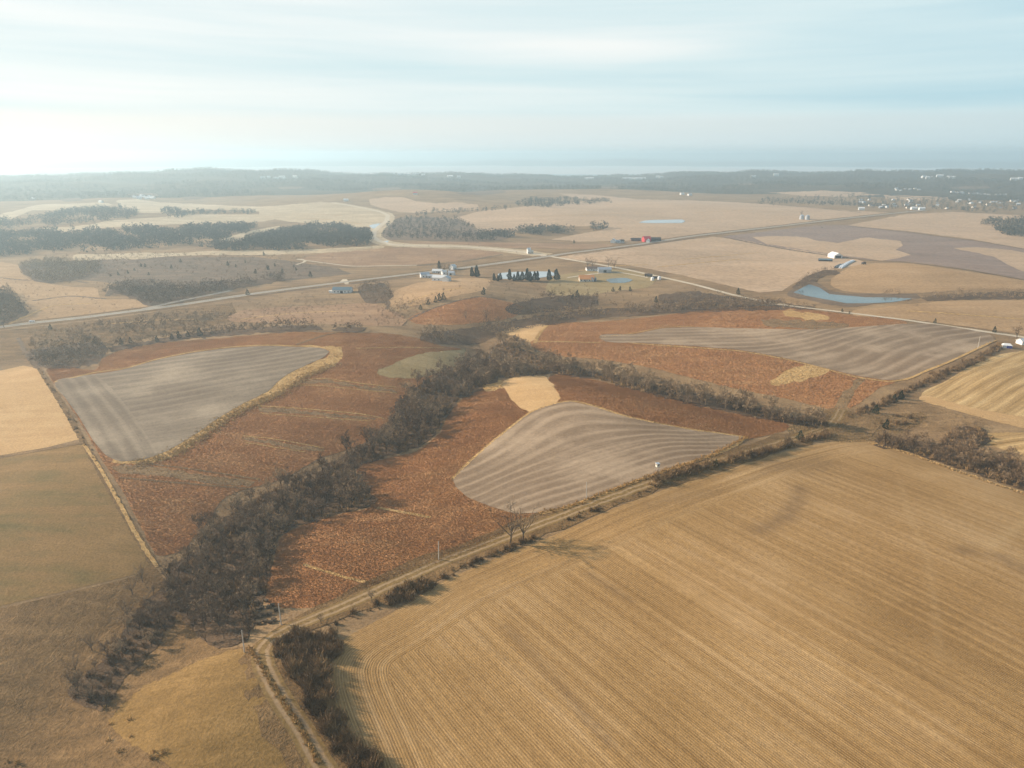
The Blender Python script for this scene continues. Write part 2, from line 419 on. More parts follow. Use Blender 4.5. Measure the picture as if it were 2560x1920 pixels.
M['blackp'] = plain('black_plastic', (0.05, 0.055, 0.06, 1), 0.4, 0.4)
M['pole'] = plain('weathered_pole', (0.50, 0.45, 0.38, 1), 0.85, 0.2, 0, 0.15, 3)
M['hay'] = plain('weathered_hay', C(104, 90, 74), 0.95, 0.05, 0, 0.35, 2.5)
M['hayend'] = plain('bale_face', C(140, 122, 100), 0.95, 0.05, 0, 0.3, 3)
M['tyre'] = plain('tyre_rubber', (0.02, 0.02, 0.02, 1), 0.7, 0.3)
M['log'] = plain('pale_dead_wood', C(176, 158, 134), 0.9, 0.1, 0, 0.2, 1)

# ------------------------------------------------------------------ draped ground sheets
def smooth_poly(pts, closed=True, step=9.0, jit=0.0, curve=True):
    pts = [np.array(p, float) for p in pts]
    out = []
    n = len(pts)
    for i in range(n if closed else n - 1):
        p1, p2 = pts[i], pts[(i + 1) % n]
        p0 = pts[i - 1] if (closed or i > 0) else p1
        p3 = pts[(i + 2) % n] if (closed or i + 2 < n) else p2
        m = max(1, int(np.linalg.norm(p2 - p1) / step))
        for j in range(m):
            t = j / m
            if curve:
                L = np.linalg.norm(p2 - p1)
                m1 = (p2 - p0) / (np.linalg.norm(p2 - p0) + 1e-9) * L * .62; m2 = (p3 - p1) / (np.linalg.norm(p3 - p1) + 1e-9) * L * .62
                q = (2 * t ** 3 - 3 * t ** 2 + 1) * p1 + (t ** 3 - 2 * t ** 2 + t) * m1 + (-2 * t ** 3 + 3 * t ** 2) * p2 + (t ** 3 - t ** 2) * m2
            else:
                q = p1 + (p2 - p1) * t
            out.append(q)
    if not closed: out.append(pts[-1])
    out = np.array(out)
    if jit: out = out + rng.normal(0, jit, out.shape) * np.array([1, 0.5])
    return out

def inside(px, py, poly):
    r = np.zeros(px.shape, bool); n = len(poly); j = n - 1
    for i in range(n):
        xi, yi = poly[i]; xj, yj = poly[j]
        c = ((yi > py) != (yj > py))
        if c.any():
            r ^= c & (px < (xj - xi) * (py - yi) / (yj - yi + 1e-12) + xi)
        j = i
    return r

def offs(layer, x, y):
    return layer * (0.02 + np.hypot(x, y) * 5e-5)

class TPS:
    """smooth field through guide lines of equal value."""
    def __init__(self, guides):
        P, V = [], []
        for val, g in guides:
            w = unproject(g); P.append(w); V += [val] * len(w)
        P = np.concatenate(P); V = np.array(V, float)
        self.c = P.mean(0); self.s = P.std() + 1e-6
        X = (P - self.c) / self.s; n = len(X)
        A = np.zeros((n + 3, n + 3)); A[:n, :n] = self.k(X, X) + np.eye(n) * 0.02
        A[:n, n] = 1; A[:n, n + 1:] = X; A[n, :n] = 1; A[n + 1:, :n] = X.T
        self.X = X; self.w = np.linalg.solve(A, np.concatenate([V, np.zeros(3)]))
    def k(self, a, b):
        d2 = ((a[:, None] - b[None]) ** 2).sum(2) + 1e-12
        return d2 * np.log(d2) * 0.5
    def __call__(self, x, y):
        q = (np.stack([x, y], 1) - self.c) / self.s; n = len(self.X)
        return self.k(q, self.X) @ self.w[:n] + self.w[n] + q @ self.w[n + 1:]

SHEETS = {}
def sheet(name, pts, mat, layer, st=None, jit=0.0, curve=True, step=9.0, key=None, dens=3600):
    poly = unproject(smooth_poly(pts, True, step, jit, curve))
    keep = [0]
    for i in range(1, len(poly)):
        if np.linalg.norm(poly[i] - poly[keep[-1]]) > 0.15: keep.append(i)
    poly = poly[keep]
    if key: SHEETS[key] = poly
    lo, hi = poly.min(0), poly.max(0)
    area = abs(np.sum(poly[:, 0] * np.roll(poly[:, 1], -1) - poly[:, 1] * np.roll(poly[:, 0], -1))) / 2
    sp = max(2.0, math.sqrt(area / dens))
    gx, gy = np.meshgrid(np.arange(lo[0], hi[0], sp), np.arange(lo[1], hi[1], sp))
    gx = gx.ravel() + rng.uniform(-.2, .2, gx.size) * sp; gy = gy.ravel() + rng.uniform(-.2, .2, gy.size) * sp
    k = inside(gx, gy, poly)
    gx, gy = gx[k], gy[k]
    co = [Vector(p) for p in poly] + [Vector((a, b)) for a, b in zip(gx, gy)]
    n = len(poly)
    r = geometry.delaunay_2d_cdt(co, [(i, (i + 1) % n) for i in range(n)], [], 1, 1e-4)
    v = np.array([(p.x, p.y) for p in r[0]])
    f = np.array([t if len(t) == 3 else t[:3] for t in r[2]], np.int32)
    a = v[f]
    cr = (a[:, 1, 0] - a[:, 0, 0]) * (a[:, 2, 1] - a[:, 0, 1]) - (a[:, 1, 1] - a[:, 0, 1]) * (a[:, 2, 0] - a[:, 0, 0])
    f[cr < 0] = f[cr < 0][:, ::-1]
    z = H(v[:, 0], v[:, 1]) + offs(layer, v[:, 0], v[:, 1])
    at_ = {}
    if st is not None:
        at_ = st(v[:, 0], v[:, 1])
        if not isinstance(at_, dict): at_ = {'s': at_[0], 't': at_[1]}
    me = mesh_np(name, np.column_stack([v, z]), f, mat, at_, smooth=True)
    return tag(link(name, me), kind='structure')

def ribbon(name, pts, w, mat, layer, jit=0.0, step=7.0, wj=0.0, label_kind='structure'):
    p = unproject(smooth_poly(pts, False, step, 0.0))
    d = np.concatenate([[0], np.cumsum(np.linalg.norm(np.diff(p, axis=0), axis=1))])
    n = max(4, int(d[-1] / max(2.0, w * 0.5)))
    n = min(n, 900)
    s = np.linspace(0, d[-1], n)
    q = np.stack([np.interp(s, d, p[:, 0]), np.interp(s, d, p[:, 1])], 1)
    for _ in range(3):
        q[1:-1] = (q[:-2] + 2 * q[1:-1] + q[2:]) / 4
    tg = np.gradient(q, axis=0); tg /= np.linalg.norm(tg, axis=1)[:, None] + 1e-9
    nm = np.stack([-tg[:, 1], tg[:, 0]], 1)
    A = np.linspace(-1, 1, 5)
    wl = w / 2 * (1 + wj * rng.normal(0, 1, (n, 1))); off = jit * rng.normal(0, 1, (n, 1))
    V = q[:, None, :] + nm[:, None, :] * (A[None, :, None] * wl[:, :, None] + off[:, :, None])
    X, Y = V[..., 0], V[..., 1]
    Z = H(X, Y) + offs(layer, X, Y)
    v = np.stack([X, Y, Z], 2).reshape(-1, 3)
    i = np.arange(n - 1)[:, None] * 5 + np.arange(4)[None]
    f = np.stack([i, i + 5, i + 6, i + 1], 2).reshape(-1, 4)[:, ::-1]
    me = mesh_np(name, v, f, mat, {'a': np.tile(A, n), 't': np.repeat(s, 5)}, smooth=True)
    return tag(link(name, me), kind=label_kind)

# ground, one sheet to the horizon: fine inside the view, coarse behind
def ground():
    az = np.concatenate([np.linspace(-math.pi, -0.85, 60, endpoint=False), np.linspace(-0.85, 0.85, 420, endpoint=False), np.linspace(0.85, math.pi, 60, endpoint=False)])
    r = np.concatenate([[0.01, 4, 14], 30 * 1.0145 ** np.arange(0, 508)])
    A, R = np.meshgrid(az, r)
    X, Y = R * np.sin(A), R * np.cos(A)
    Z = H(X, Y)
    nr, na = X.shape
    v = np.stack([X, Y, Z], 2).reshape(-1, 3)
    i = np.arange(nr - 1)[:, None] * na; j = np.arange(na)[None]; j2 = (j + 1) % na
    f = np.stack([i + j, i + j2, i + na + j2, i + na + j], 2).reshape(-1, 4)[:, ::-1]
    rc = np.repeat(np.sqrt(r[:-1] * r[1:]), na)
    mi = np.where(rc > 2900, 1, 0)
    me = mesh_np('ground', v, f, [M['base'], M['farforest']], matidx=mi, smooth=True)
    tag(link('ground', me), kind='structure')
ground()

# far river behind the blue ridge
def river():
    az = np.linspace(-1.2, 1.2, 90); r = np.linspace(6000, 12600, 10)
    A, R = np.meshgrid(az, r)
    v = np.stack([R * np.sin(A), R * np.cos(A), np.full(A.shape, -28.0)], 2).reshape(-1, 3)
    i = np.arange(9)[:, None] * 90 + np.arange(89)[None]
    f = np.stack([i, i + 1, i + 91, i + 90], 2).reshape(-1, 4)[:, ::-1]
    tag(link('river', mesh_np('river', v, f, M['water'])), kind='structure')
river()
def fog():
    az = np.linspace(-1.15, 1.15, 140); r = np.linspace(6700, 11600, 40)
    A, Rr = np.meshgrid(az, r)
    e = np.minimum(sstep(6700, 7600, Rr), 1 - sstep(10600, 11600, Rr))
    Z = -30 + e * (16 + 5 * np.sin(A * 30 + Rr / 700) + 4 * np.sin(A * 77 + Rr / 300))
    v = np.stack([Rr * np.sin(A), Rr * np.cos(A), Z], 2).reshape(-1, 3)
    i = np.arange(39)[:, None] * 140 + np.arange(139)[None]
    f = np.stack([i, i + 1, i + 141, i + 140], 2).reshape(-1, 4)[:, ::-1]
    m, nt, b = new_mat('fog_top'); b.inputs['Base Color'].default_value = (.55, .56, .56, 1)
    tag(link('fog', mesh_np('fog', v, f, m, smooth=True)), 'low white fog lying over the far river', 'fog', None, 'stuff')
fog()

# ------------------------------------------------------------------ fields
def lin_st(ang):
    c, s = math.cos(math.radians(ang)), math.sin(math.radians(ang))
    return lambda x, y: (-s * x + c * y, c * x + s * y)

def tps_st(guides, scale):
    T = TPS(guides)
    return lambda x, y: (T(x, y) * scale, 0.6 * x + 0.8 * y)

# far fields (layer 1) ----------------------------------------------------
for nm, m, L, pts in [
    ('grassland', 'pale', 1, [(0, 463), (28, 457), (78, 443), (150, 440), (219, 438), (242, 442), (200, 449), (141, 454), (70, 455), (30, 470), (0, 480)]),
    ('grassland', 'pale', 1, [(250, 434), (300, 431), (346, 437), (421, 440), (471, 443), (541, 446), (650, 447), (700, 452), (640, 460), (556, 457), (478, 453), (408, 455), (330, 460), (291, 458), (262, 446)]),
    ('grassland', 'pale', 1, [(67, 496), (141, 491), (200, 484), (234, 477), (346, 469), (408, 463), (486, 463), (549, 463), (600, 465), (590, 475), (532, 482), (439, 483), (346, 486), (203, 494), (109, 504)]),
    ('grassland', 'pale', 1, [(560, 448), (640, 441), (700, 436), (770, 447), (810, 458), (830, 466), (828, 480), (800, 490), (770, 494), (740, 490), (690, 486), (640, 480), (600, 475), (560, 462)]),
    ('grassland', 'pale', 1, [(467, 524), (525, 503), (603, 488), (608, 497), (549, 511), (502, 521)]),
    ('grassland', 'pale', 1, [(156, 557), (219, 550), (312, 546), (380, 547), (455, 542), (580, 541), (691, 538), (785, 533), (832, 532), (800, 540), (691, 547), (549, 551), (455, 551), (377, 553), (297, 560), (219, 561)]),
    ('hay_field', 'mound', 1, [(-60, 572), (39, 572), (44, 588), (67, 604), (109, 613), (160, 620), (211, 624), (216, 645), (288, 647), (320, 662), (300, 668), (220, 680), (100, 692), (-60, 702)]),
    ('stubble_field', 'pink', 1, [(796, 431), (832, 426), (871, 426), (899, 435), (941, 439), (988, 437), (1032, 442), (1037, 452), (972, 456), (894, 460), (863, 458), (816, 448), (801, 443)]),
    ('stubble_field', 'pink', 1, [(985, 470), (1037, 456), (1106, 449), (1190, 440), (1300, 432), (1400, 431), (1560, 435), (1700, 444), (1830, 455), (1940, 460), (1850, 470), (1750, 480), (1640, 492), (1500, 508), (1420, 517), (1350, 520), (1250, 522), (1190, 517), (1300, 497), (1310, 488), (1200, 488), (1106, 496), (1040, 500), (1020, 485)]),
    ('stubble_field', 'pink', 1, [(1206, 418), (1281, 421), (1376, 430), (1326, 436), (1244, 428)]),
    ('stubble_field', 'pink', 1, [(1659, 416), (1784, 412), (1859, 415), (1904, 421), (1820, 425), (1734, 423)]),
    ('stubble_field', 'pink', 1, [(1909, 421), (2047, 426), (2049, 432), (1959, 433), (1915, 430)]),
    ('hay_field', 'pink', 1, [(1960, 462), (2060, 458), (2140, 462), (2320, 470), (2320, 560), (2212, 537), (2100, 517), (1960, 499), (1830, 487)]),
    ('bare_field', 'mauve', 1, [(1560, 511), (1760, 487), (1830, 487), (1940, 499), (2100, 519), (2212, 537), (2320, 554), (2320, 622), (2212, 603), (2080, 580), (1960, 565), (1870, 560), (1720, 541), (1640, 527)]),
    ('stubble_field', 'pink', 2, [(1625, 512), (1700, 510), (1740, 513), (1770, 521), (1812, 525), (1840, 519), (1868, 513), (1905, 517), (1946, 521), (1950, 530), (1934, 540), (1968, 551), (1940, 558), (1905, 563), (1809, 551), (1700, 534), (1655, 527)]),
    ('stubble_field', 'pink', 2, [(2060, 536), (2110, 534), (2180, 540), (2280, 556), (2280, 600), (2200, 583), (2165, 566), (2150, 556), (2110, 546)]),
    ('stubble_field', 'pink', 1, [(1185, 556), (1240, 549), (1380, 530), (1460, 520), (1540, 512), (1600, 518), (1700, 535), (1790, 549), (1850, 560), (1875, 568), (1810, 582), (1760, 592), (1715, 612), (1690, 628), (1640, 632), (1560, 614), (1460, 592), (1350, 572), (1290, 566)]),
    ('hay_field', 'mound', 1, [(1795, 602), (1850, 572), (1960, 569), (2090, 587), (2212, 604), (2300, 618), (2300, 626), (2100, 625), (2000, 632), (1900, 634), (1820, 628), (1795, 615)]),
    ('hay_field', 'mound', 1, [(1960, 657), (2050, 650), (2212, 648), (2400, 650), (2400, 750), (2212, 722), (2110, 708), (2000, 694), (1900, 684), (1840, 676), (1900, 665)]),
    ('pasture', 'green', 1, [(1190, 600), (1250, 588), (1310, 580), (1420, 598), (1400, 620), (1330, 628), (1250, 640), (1180, 630)]),
    ('pasture', 'mound', 1, [(830, 640), (900, 612), (1000, 600), (1060, 605), (1050, 625), (980, 640), (900, 660), (840, 662)]),
    ('prairie', 'redpale', 1, [(645, 560), (700, 546), (800, 537), (900, 534), (1050, 541), (1085, 548), (1000, 562), (900, 572), (800, 577), (730, 575)]),
    ('prairie', 'redpale', 1, [(830, 524), (1000, 522), (1200, 526), (1330, 528), (1300, 538), (1000, 535)]),
    ('brush_land', 'brush', 1, [(826, 489), (863, 470), (926, 469), (988, 472), (1020, 490), (1037, 502), (1100, 500), (1100, 515), (1037, 524), (957, 522), (855, 519), (824, 516)]),
    ('brush_land', 'brush', 1, [(60, 568), (200, 562), (330, 555), (560, 556), (640, 566), (730, 580), (760, 592), (620, 606), (440, 620), (300, 618), (180, 605), (70, 600)]),
    ('pasture', 'rough', 1, [(0, 715), (180, 695), (380, 668), (500, 655), (520, 690), (400, 715), (240, 745), (60, 775), (0, 780)]),
]:
    sheet(nm, pts, M[m], L, jit=.7, curve=(m in ('pale', 'mound', 'green')))

# near fields -----------------------------------------------------------------
sheet('hay_field', [(-260, 815), (0, 801), (50, 790), (78, 795), (100, 825), (140, 885), (176, 948), (100, 967), (0, 984), (-260, 1020)], M['tan'], 2, curve=False)
sheet('hay_field', [(-300, 1030), (0, 990), (175, 960), (215, 1020), (260, 1100), (310, 1190), (330, 1215), (290, 1242), (150, 1275), (0, 1310), (-300, 1370)], M['olive'], 2, curve=False)
sheet('pasture', [(-300, 1380), (0, 1315), (150, 1280), (290, 1245), (330, 1220), (400, 1330), (470, 1400), (550, 1400), (600, 1490), (690, 1640), (760, 1800), (700, 1900), (-300, 1900)], M['rough'], 1)
sheet('hay_field', [(235, 1560), (300, 1490), (360, 1462), (420, 1432), (470, 1414), (520, 1402), (545, 1440), (590, 1515), (635, 1590), (685, 1668), (760, 1800), (560, 1850), (430, 1700), (340, 1640), (260, 1590)], M['gold'], 2, jit=2.5)

# rust red prairie
RED = {
 'left': [(100, 800), (130, 790), (205, 800), (222, 775), (260, 757), (340, 742), (450, 733), (560, 723), (640, 717), (690, 718), (760, 719), (830, 720), (900, 730), (955, 748), (1000, 757), (985, 790), (930, 815), (895, 850), (870, 890), (800, 950), (740, 975), (690, 990), (640, 1020), (580, 1045), (520, 1060), (480, 1080), (440, 1140), (390, 1190), (340, 1200), (310, 1150), (265, 1060), (225, 1000), (160, 890), (115, 825)],
 'centre': [(1085, 822), (1040, 842), (1000, 860), (970, 895), (950, 935), (900, 975), (830, 992), (770, 1012), (800, 1060), (800, 1095), (740, 1110), (640, 1140), (600, 1170), (590, 1220), (560, 1262), (560, 1290), (600, 1312), (680, 1312), (760, 1282), (900, 1232), (1000, 1198), (1075, 1165), (1110, 1125), (1180, 1105), (1200, 1000), (1200, 880), (1120, 820)],
 'band': [(1185, 816), (1240, 812), (1330, 832), (1450, 862), (1560, 888), (1660, 908), (1705, 922), (1660, 940), (1600, 950), (1500, 945), (1400, 925), (1280, 890), (1205, 875)],
 'right': [(1180, 703), (1300, 695), (1420, 683), (1560, 665), (1640, 662), (1740, 668), (1850, 682), (1960, 697), (1930, 720), (1940, 820), (1900, 838), (1850, 875), (1815, 888), (1700, 862), (1600, 842), (1500, 818), (1400, 793), (1300, 777), (1200, 767), (1145, 745)],
 'hill': [(880, 690), (920, 670), (980, 652), (1040, 642), (1090, 650), (1130, 665), (1110, 685), (1060, 695), (980, 702), (900, 700)],
}
for k, p in RED.items(): sheet('prairie', p, M['red'], 2, jit=0.8, key=k)
sheet('prairie', [(490, 690), (520, 672), (600, 664), (700, 660), (800, 655), (850, 672), (880, 690), (870, 704), (700, 700), (560, 697)], M['redpale'], 2, jit=0.6)

# straw coloured strips, drab terraces
for m, pts in [
    ('dimstrip', [(650, 824), (700, 820), (780, 833), (855, 842), (858, 848), (780, 840), (700, 828), (640, 829)]),
    ('dimstrip', [(555, 881), (620, 883), (700, 892), (790, 901), (810, 907), (720, 900), (640, 893), (560, 889)]),
    ('dimstrip', [(525, 945), (580, 951), (640, 962), (700, 972), (650, 972), (580, 960), (530, 951)]),
    ('dimstrip', [(240, 1008), (300, 1004), (380, 1016), (470, 1030), (550, 1040), (540, 1050), (450, 1044), (360, 1030), (250, 1020)]),
    ('strip', [(640, 748), (690, 748), (735, 751), (744, 768), (720, 790), (680, 806), (640, 826), (605, 852), (520, 890), (470, 920), (420, 957), (380, 986), (320, 1001), (280, 1003), (240, 996), (310, 985), (360, 970), (420, 935), (470, 902), (520, 872), (580, 842), (620, 805), (660, 788), (712, 762)]),
    ('strip', [(1690, 674), (1730, 674), (1795, 686), (1770, 692), (1710, 686)]),
    ('dimstrip', [(1640, 690), (1760, 695), (1830, 706), (1740, 710), (1650, 702)]),
    ('strip', [(1700, 800), (1760, 786), (1800, 795), (1745, 820), (1680, 832), (1660, 828)]),
    ('dimstrip', [(1850, 818), (1868, 822), (1845, 850), (1825, 885), (1800, 885), (1825, 845)]),
    ('dimstrip', [(1750, 895), (1820, 880), (1900, 900), (1880, 945), (1800, 950), (1740, 940)]),
    ('strip', [(1090, 822), (1060, 822), (1035, 838), (1050, 845), (1090, 838)]),
   ]:
    sheet('grass_strip', pts, M[m], 3, jit=2.8, key='strip%d' % len(SHEETS))
for m, w, pts in [
    ('strip', 1.6, [(770, 753), (850, 751), (960, 752)]),
    ('strip', 2.5, [(1160, 738), (1230, 739), (1300, 741)]), ('strip', 3, [(1182, 703), (1165, 722), (1155, 742)]),
    ('dimstrip', 3, [(640, 745), (700, 725), (740, 716)]),
    ('strip', 1.2, [(650, 822), (700, 818), (780, 829), (858, 837)]), ('strip', 1.0, [(640, 832), (700, 834), (780, 843), (858, 850)]), ('strip', 1.2, [(555, 877), (640, 882), (790, 896), (830, 905)]), ('strip', 1.0, [(560, 893), (640, 899), (800, 910)]), ('strip', 1.0, [(525, 942), (600, 950), (700, 968)]), ('strip', .9, [(530, 956), (600, 968), (660, 977)]), ('dimstrip', 1.5, [(300, 1000), (400, 1012), (560, 1036)]), ('dimstrip', 1.5, [(260, 1032), (380, 1043), (540, 1056)]),
    ('strip', 1.8, [(815, 1097), (860, 1105), (930, 1118)]), ('strip', 1.4, [(655, 1220), (740, 1246), (790, 1258)]),
    ('strip', 3.0, [(118, 826), (200, 806), (270, 796), (340, 776), (420, 760), (500, 750), (580, 746), (640, 748)]),
    ('strip', 2.2, [(1205, 870), (1235, 866), (1290, 879), (1350, 899), (1420, 914), (1500, 929), (1570, 938), (1612, 945)]),
    ('strip', 1.6, [(1205, 870), (1185, 876), (1145, 891), (1110, 917), (1060, 957), (1010, 1001), (976, 1036)]),
    ('strip', 2.0, [(1612, 945), (1590, 962), (1530, 987), (1450, 1013), (1380, 1038), (1290, 1072), (1220, 1098), (1165, 1110)]),
    ('strip', 2.4, [(1295, 731), (1380, 743), (1480, 750), (1600, 759), (1700, 777), (1780, 797), (1850, 815), (1920, 825)]),
    ('strip', 2.4, [(1920, 825), (1960, 819), (2000, 802), (2050, 782), (2110, 754), (2150, 735)]),
    ('strip', 1.6, [(1295, 729), (1370, 720), (1430, 708), (1500, 705)]),
    ('dimstrip', 3.5, [(-60, 1000), (60, 977), (180, 957)]), ('rough', 3, [(84, 795), (140, 884), (200, 990), (265, 1105), (330, 1215)]),
    ('strip', 1.6, [(180, 960), (215, 1010), (262, 1095), (312, 1185), (340, 1225)]),
]:
    ribbon('grass_strip', pts, w, M[m], 3.5 if m == 'rough' else 5, wj=0.1, jit=0.12)
sheet('hay_field', [(1085, 826), (1120, 815), (1170, 812), (1195, 830), (1210, 862), (1190, 877), (1145, 890), (1110, 870)], M['tan'], 3, key='tanpatch', jit=2.2)
sheet('hay_field', [(1085, 716), (1130, 705), (1178, 702), (1160, 725), (1145, 740), (1120, 728)], M['tan'], 3, key='tansmall', jit=1.2)
sheet('pasture', [(815, 805), (850, 787), (900, 767), (1000, 755), (1010, 775), (930, 812), (870, 818)], M['green'], 3, key='olive', jit=2.2)

# grey tilled fields
sheet('tilled_field', [(978, 1036), (1010, 1000), (1060, 956), (1110, 916), (1145, 890), (1185, 875), (1230, 867), (1290, 880), (1350, 900), (1420, 915), (1500, 930), (1570, 938), (1605, 945), (1590, 960), (1530, 985), (1450, 1010), (1380, 1035), (1290, 1070), (1220, 1095), (1170, 1108), (1110, 1110), (1060, 1095), (1010, 1075), (985, 1053)],
      M['grey'], 5, curve=False, key='grey_near', st=tps_st([(0, S([(1280, 1112), (1338, 1060), (1410, 1023), (1482, 1022), (1569, 1044)])),
        (1, S([(1250, 1180), (1280, 1159), (1367, 1112), (1454, 1078), (1569, 1066), (1714, 1083)])),
        (2, S([(1210, 1230), (1280, 1188), (1425, 1144), (1569, 1104), (1685, 1090), (1800, 1089)])),
        (3, S([(1200, 1265), (1280, 1219), (1425, 1185), (1569, 1138), (1714, 1107)])),
        (4, S([(1240, 1275), (1309, 1251), (1454, 1211), (1569, 1164), (1685, 1127)]))], 20.0))
sheet('tilled_field', [(1295, 730), (1370, 722), (1430, 710), (1500, 707), (1620, 710), (1760, 712), (1860, 706), (1950, 700), (2010, 700), (2080, 710), (2135, 722), (2150, 735), (2110, 752), (2050, 780), (2000, 800), (1960, 817), (1920, 822), (1850, 812), (1780, 795), (1700, 775), (1600, 757), (1480, 747), (1380, 741)],
      M['grey'], 5, key='grey_far', st=tps_st([(-2, S([(1600, 835), (1800, 830), (1950, 825)])), (-1, S([(1500, 852), (1714, 848), (1850, 845), (1960, 835)])),
        (0, S([(1916, 862), (2065, 829), (2150, 815)])), (1, S([(1980, 875), (2082, 850), (2200, 822)])), (2, S([(2082, 887), (2209, 838), (2280, 822)])),
        (3, S([(2163, 924), (2325, 858), (2390, 838)])), (4, S([(2224, 945), (2412, 872)]))], 22.0))
sheet('tilled_field', [(118, 826), (160, 815), (260, 800), (340, 778), (420, 762), (500, 752), (580, 748), (640, 750), (690, 752), (712, 760), (700, 772), (660, 790), (620, 810), (600, 825), (580, 845), (520, 875), (470, 905), (420, 940), (360, 975), (310, 993), (260, 997), (230, 985), (200, 950), (170, 900), (140, 860)],
      M['greyleft'], 5, key='grey_left', st=tps_st([(0, S([(231, 945), (434, 921), (636, 895)])), (1, S([(260, 972), (460, 945), (640, 915)])), (2, S([(289, 1002), (480, 970), (636, 939)])), (3, S([(320, 1035), (500, 1005), (600, 985)])), (4, S([(347, 1066), (500, 1042), (550, 1031)]))], 22.0))
sheet('tilled_field', [(121, 827), (165, 816), (205, 812), (240, 838), (275, 880), (310, 930), (335, 968), (340, 980), (308, 991), (262, 994), (233, 982), (203, 948), (174, 900), (144, 860)],
      M['greyleft'], 6, st=tps_st([(0, [(118, 825), (160, 890), (230, 985)]), (1, [(150, 818), (200, 890), (265, 990)]), (2, [(180, 815), (240, 885), (305, 990)]), (3, [(210, 812), (270, 870), (340, 975)])], 10.0))
# golden corn stubble
STUB = [(800, 1900), (740, 1640), (712, 1560), (695, 1500), (692, 1450), (715, 1405), (760, 1370), (850, 1322), (960, 1255), (1100, 1195), (1200, 1155), (1330, 1097), (1450, 1052), (1560, 1016), (1640, 990), (1720, 970), (1790, 955), (1860, 950), (1900, 956), (1960, 976), (2030, 1001), (2100, 1026), (2160, 1046), (2212, 1062), (2350, 1110), (2600, 1200), (2900, 1500), (2900, 1900)]
EDGE = unproject(smooth_poly([(790, 1800), (740, 1640), (712, 1560), (695, 1500), (692, 1450), (715, 1405), (760, 1370), (850, 1322), (960, 1255), (1100, 1195), (1200, 1155), (1330, 1097), (1450, 1052), (1560, 1016), (1640, 990), (1720, 970), (1790, 955), (1860, 950), (1900, 956), (1960, 976), (2100, 1026), (2212, 1062), (2350, 1110)], False, 12))
WASH = [(unproject(p), w, a_) for p, w, a_ in [([(1728, 1056), (1722, 1085), (1700, 1115), (1670, 1132), (1638, 1146)], 4.0, 1.0), ([(2225, 1118), (2190, 1145), (2150, 1175), (2125, 1192)], 2.5, -.7), ([(2080, 1190), (2125, 1192), (2170, 1208), (2215, 1235)], 4.0, .8),
    ([(1097, 1355), (1200, 1470), (1320, 1610)], 1.6, .8), ([(1270, 1240), (1315, 1268), (1362, 1297)], 1.8, .8), ([(1944, 1037), (1965, 1120), (2003, 1202), (2018, 1300), (2030, 1420)], 1.3, -.4), ([(1640, 1040), (1500, 1100), (1350, 1170), (1200, 1240)], 1.5, -.4), ([(1660, 1005), (1720, 1012), (1780, 1000)], 8, .6), ([(1400, 1090), (1470, 1075), (1540, 1062)], 6, .45)]]
def stub_st(x, y):
    s_, t_ = lin_st(-54)(x, y)
    d = seg_dist(x, y, EDGE)
    wsh = np.zeros_like(x)
    for p, w, a_ in WASH: wsh = wsh + a_ * np.exp(-(seg_dist(x, y, p) / w) ** 2)
    return {'s': s_, 't': t_, 's2': d, 't2': 0.7 * x + 0.7 * y, 'wash': wsh}
sheet('stubble_field', STUB, M['stub'], 2, st=stub_st, key='stub', step=14, dens=26000)
sheet('stubble_field', [(1990, 855), (2040, 825), (2090, 795), (2150, 768), (2212, 758), (2350, 750), (2350, 900), (2212, 902), (2150, 905), (2060, 885)], M['straw'], 2, st=lin_st(38))
sheet('stubble_field', [(1985, 858), (2050, 868), (2120, 885), (2212, 900), (2350, 905), (2350, 930), (2212, 925), (2130, 905), (2040, 880)], M['tan'], 3, jit=1.0)
sheet('stubble_field', [(2110, 945), (2160, 935), (2260, 935), (2350, 940), (2350, 985), (2212, 985), (2150, 965)], M['straw'], 2, st=lin_st(10))
sheet('hay_field', [(1900, 880), (1990, 870), (2080, 895), (2130, 915), (2060, 935), (1960, 920), (1890, 910)], M['dimstrip'], 1, jit=3.0)

# roads and tracks
HWY = [(-120, 722), (0, 707), (60, 699), (180, 686), (380, 660), (560, 633), (740, 610), (900, 591), (1000, 579), (1170, 556), (1230, 547), (1380, 528), (1500, 510), (1640, 494), (1800, 475), (1940, 460), (2000, 454)]
ribbon('road_verge', HWY, 30, M['rough'], 2, wj=0.05); ribbon('highway', HWY, 11, M['road'], 4, step=10)
CUR = [(1178, 552), (1100, 541), (1000, 533), (900, 531), (850, 529), (822, 522), (806, 512), (808, 500), (822, 488), (836, 476), (838, 466), (825, 459), (800, 453), (760, 445), (715, 438)]
ribbon('road_verge', CUR, 34, M['pale'], 2, wj=0.05); ribbon('road', CUR, 11, M['gravel'], 4)
GRV = [(1172, 552), (1200, 556), (1230, 561), (1290, 571), (1350, 582), (1420, 597), (1500, 615), (1595, 640), (1700, 660), (1800, 672), (1880, 682), (1960, 692), (2060, 707), (2130, 717), (2300, 742)]
ribbon('gravel_road', GRV, 6, M['gravel'], 4)
ribbon('gravel_road', [(1226, 600), (1260, 595), (1300, 590), (1330, 588), (1370, 594), (1400, 600)], 4, M['gravel'], 4)
ribbon('gravel_road', [(640, 572), (660, 563), (640, 560), (700, 568), (760, 575), (900, 573)], 4, M['gravel'], 3)
ribbon('road', [(310, 668), (380, 652), (440, 640), (500, 628)], 7, M['road'], 4)
ribbon('gravel_road', [(735, 612), (745, 603), (750, 615)], 5, M['gravel'], 3)
TRK = [(760, 1800), (705, 1670), (645, 1570), (595, 1490), (563, 1425), (568, 1392), (600, 1370), (660, 1343), (740, 1310), (830, 1270), (960, 1212), (1090, 1162), (1220, 1112), (1330, 1072), (1420, 1040), (1560, 995), (1660, 965), (1740, 940), (1800, 915), (1818, 885)]
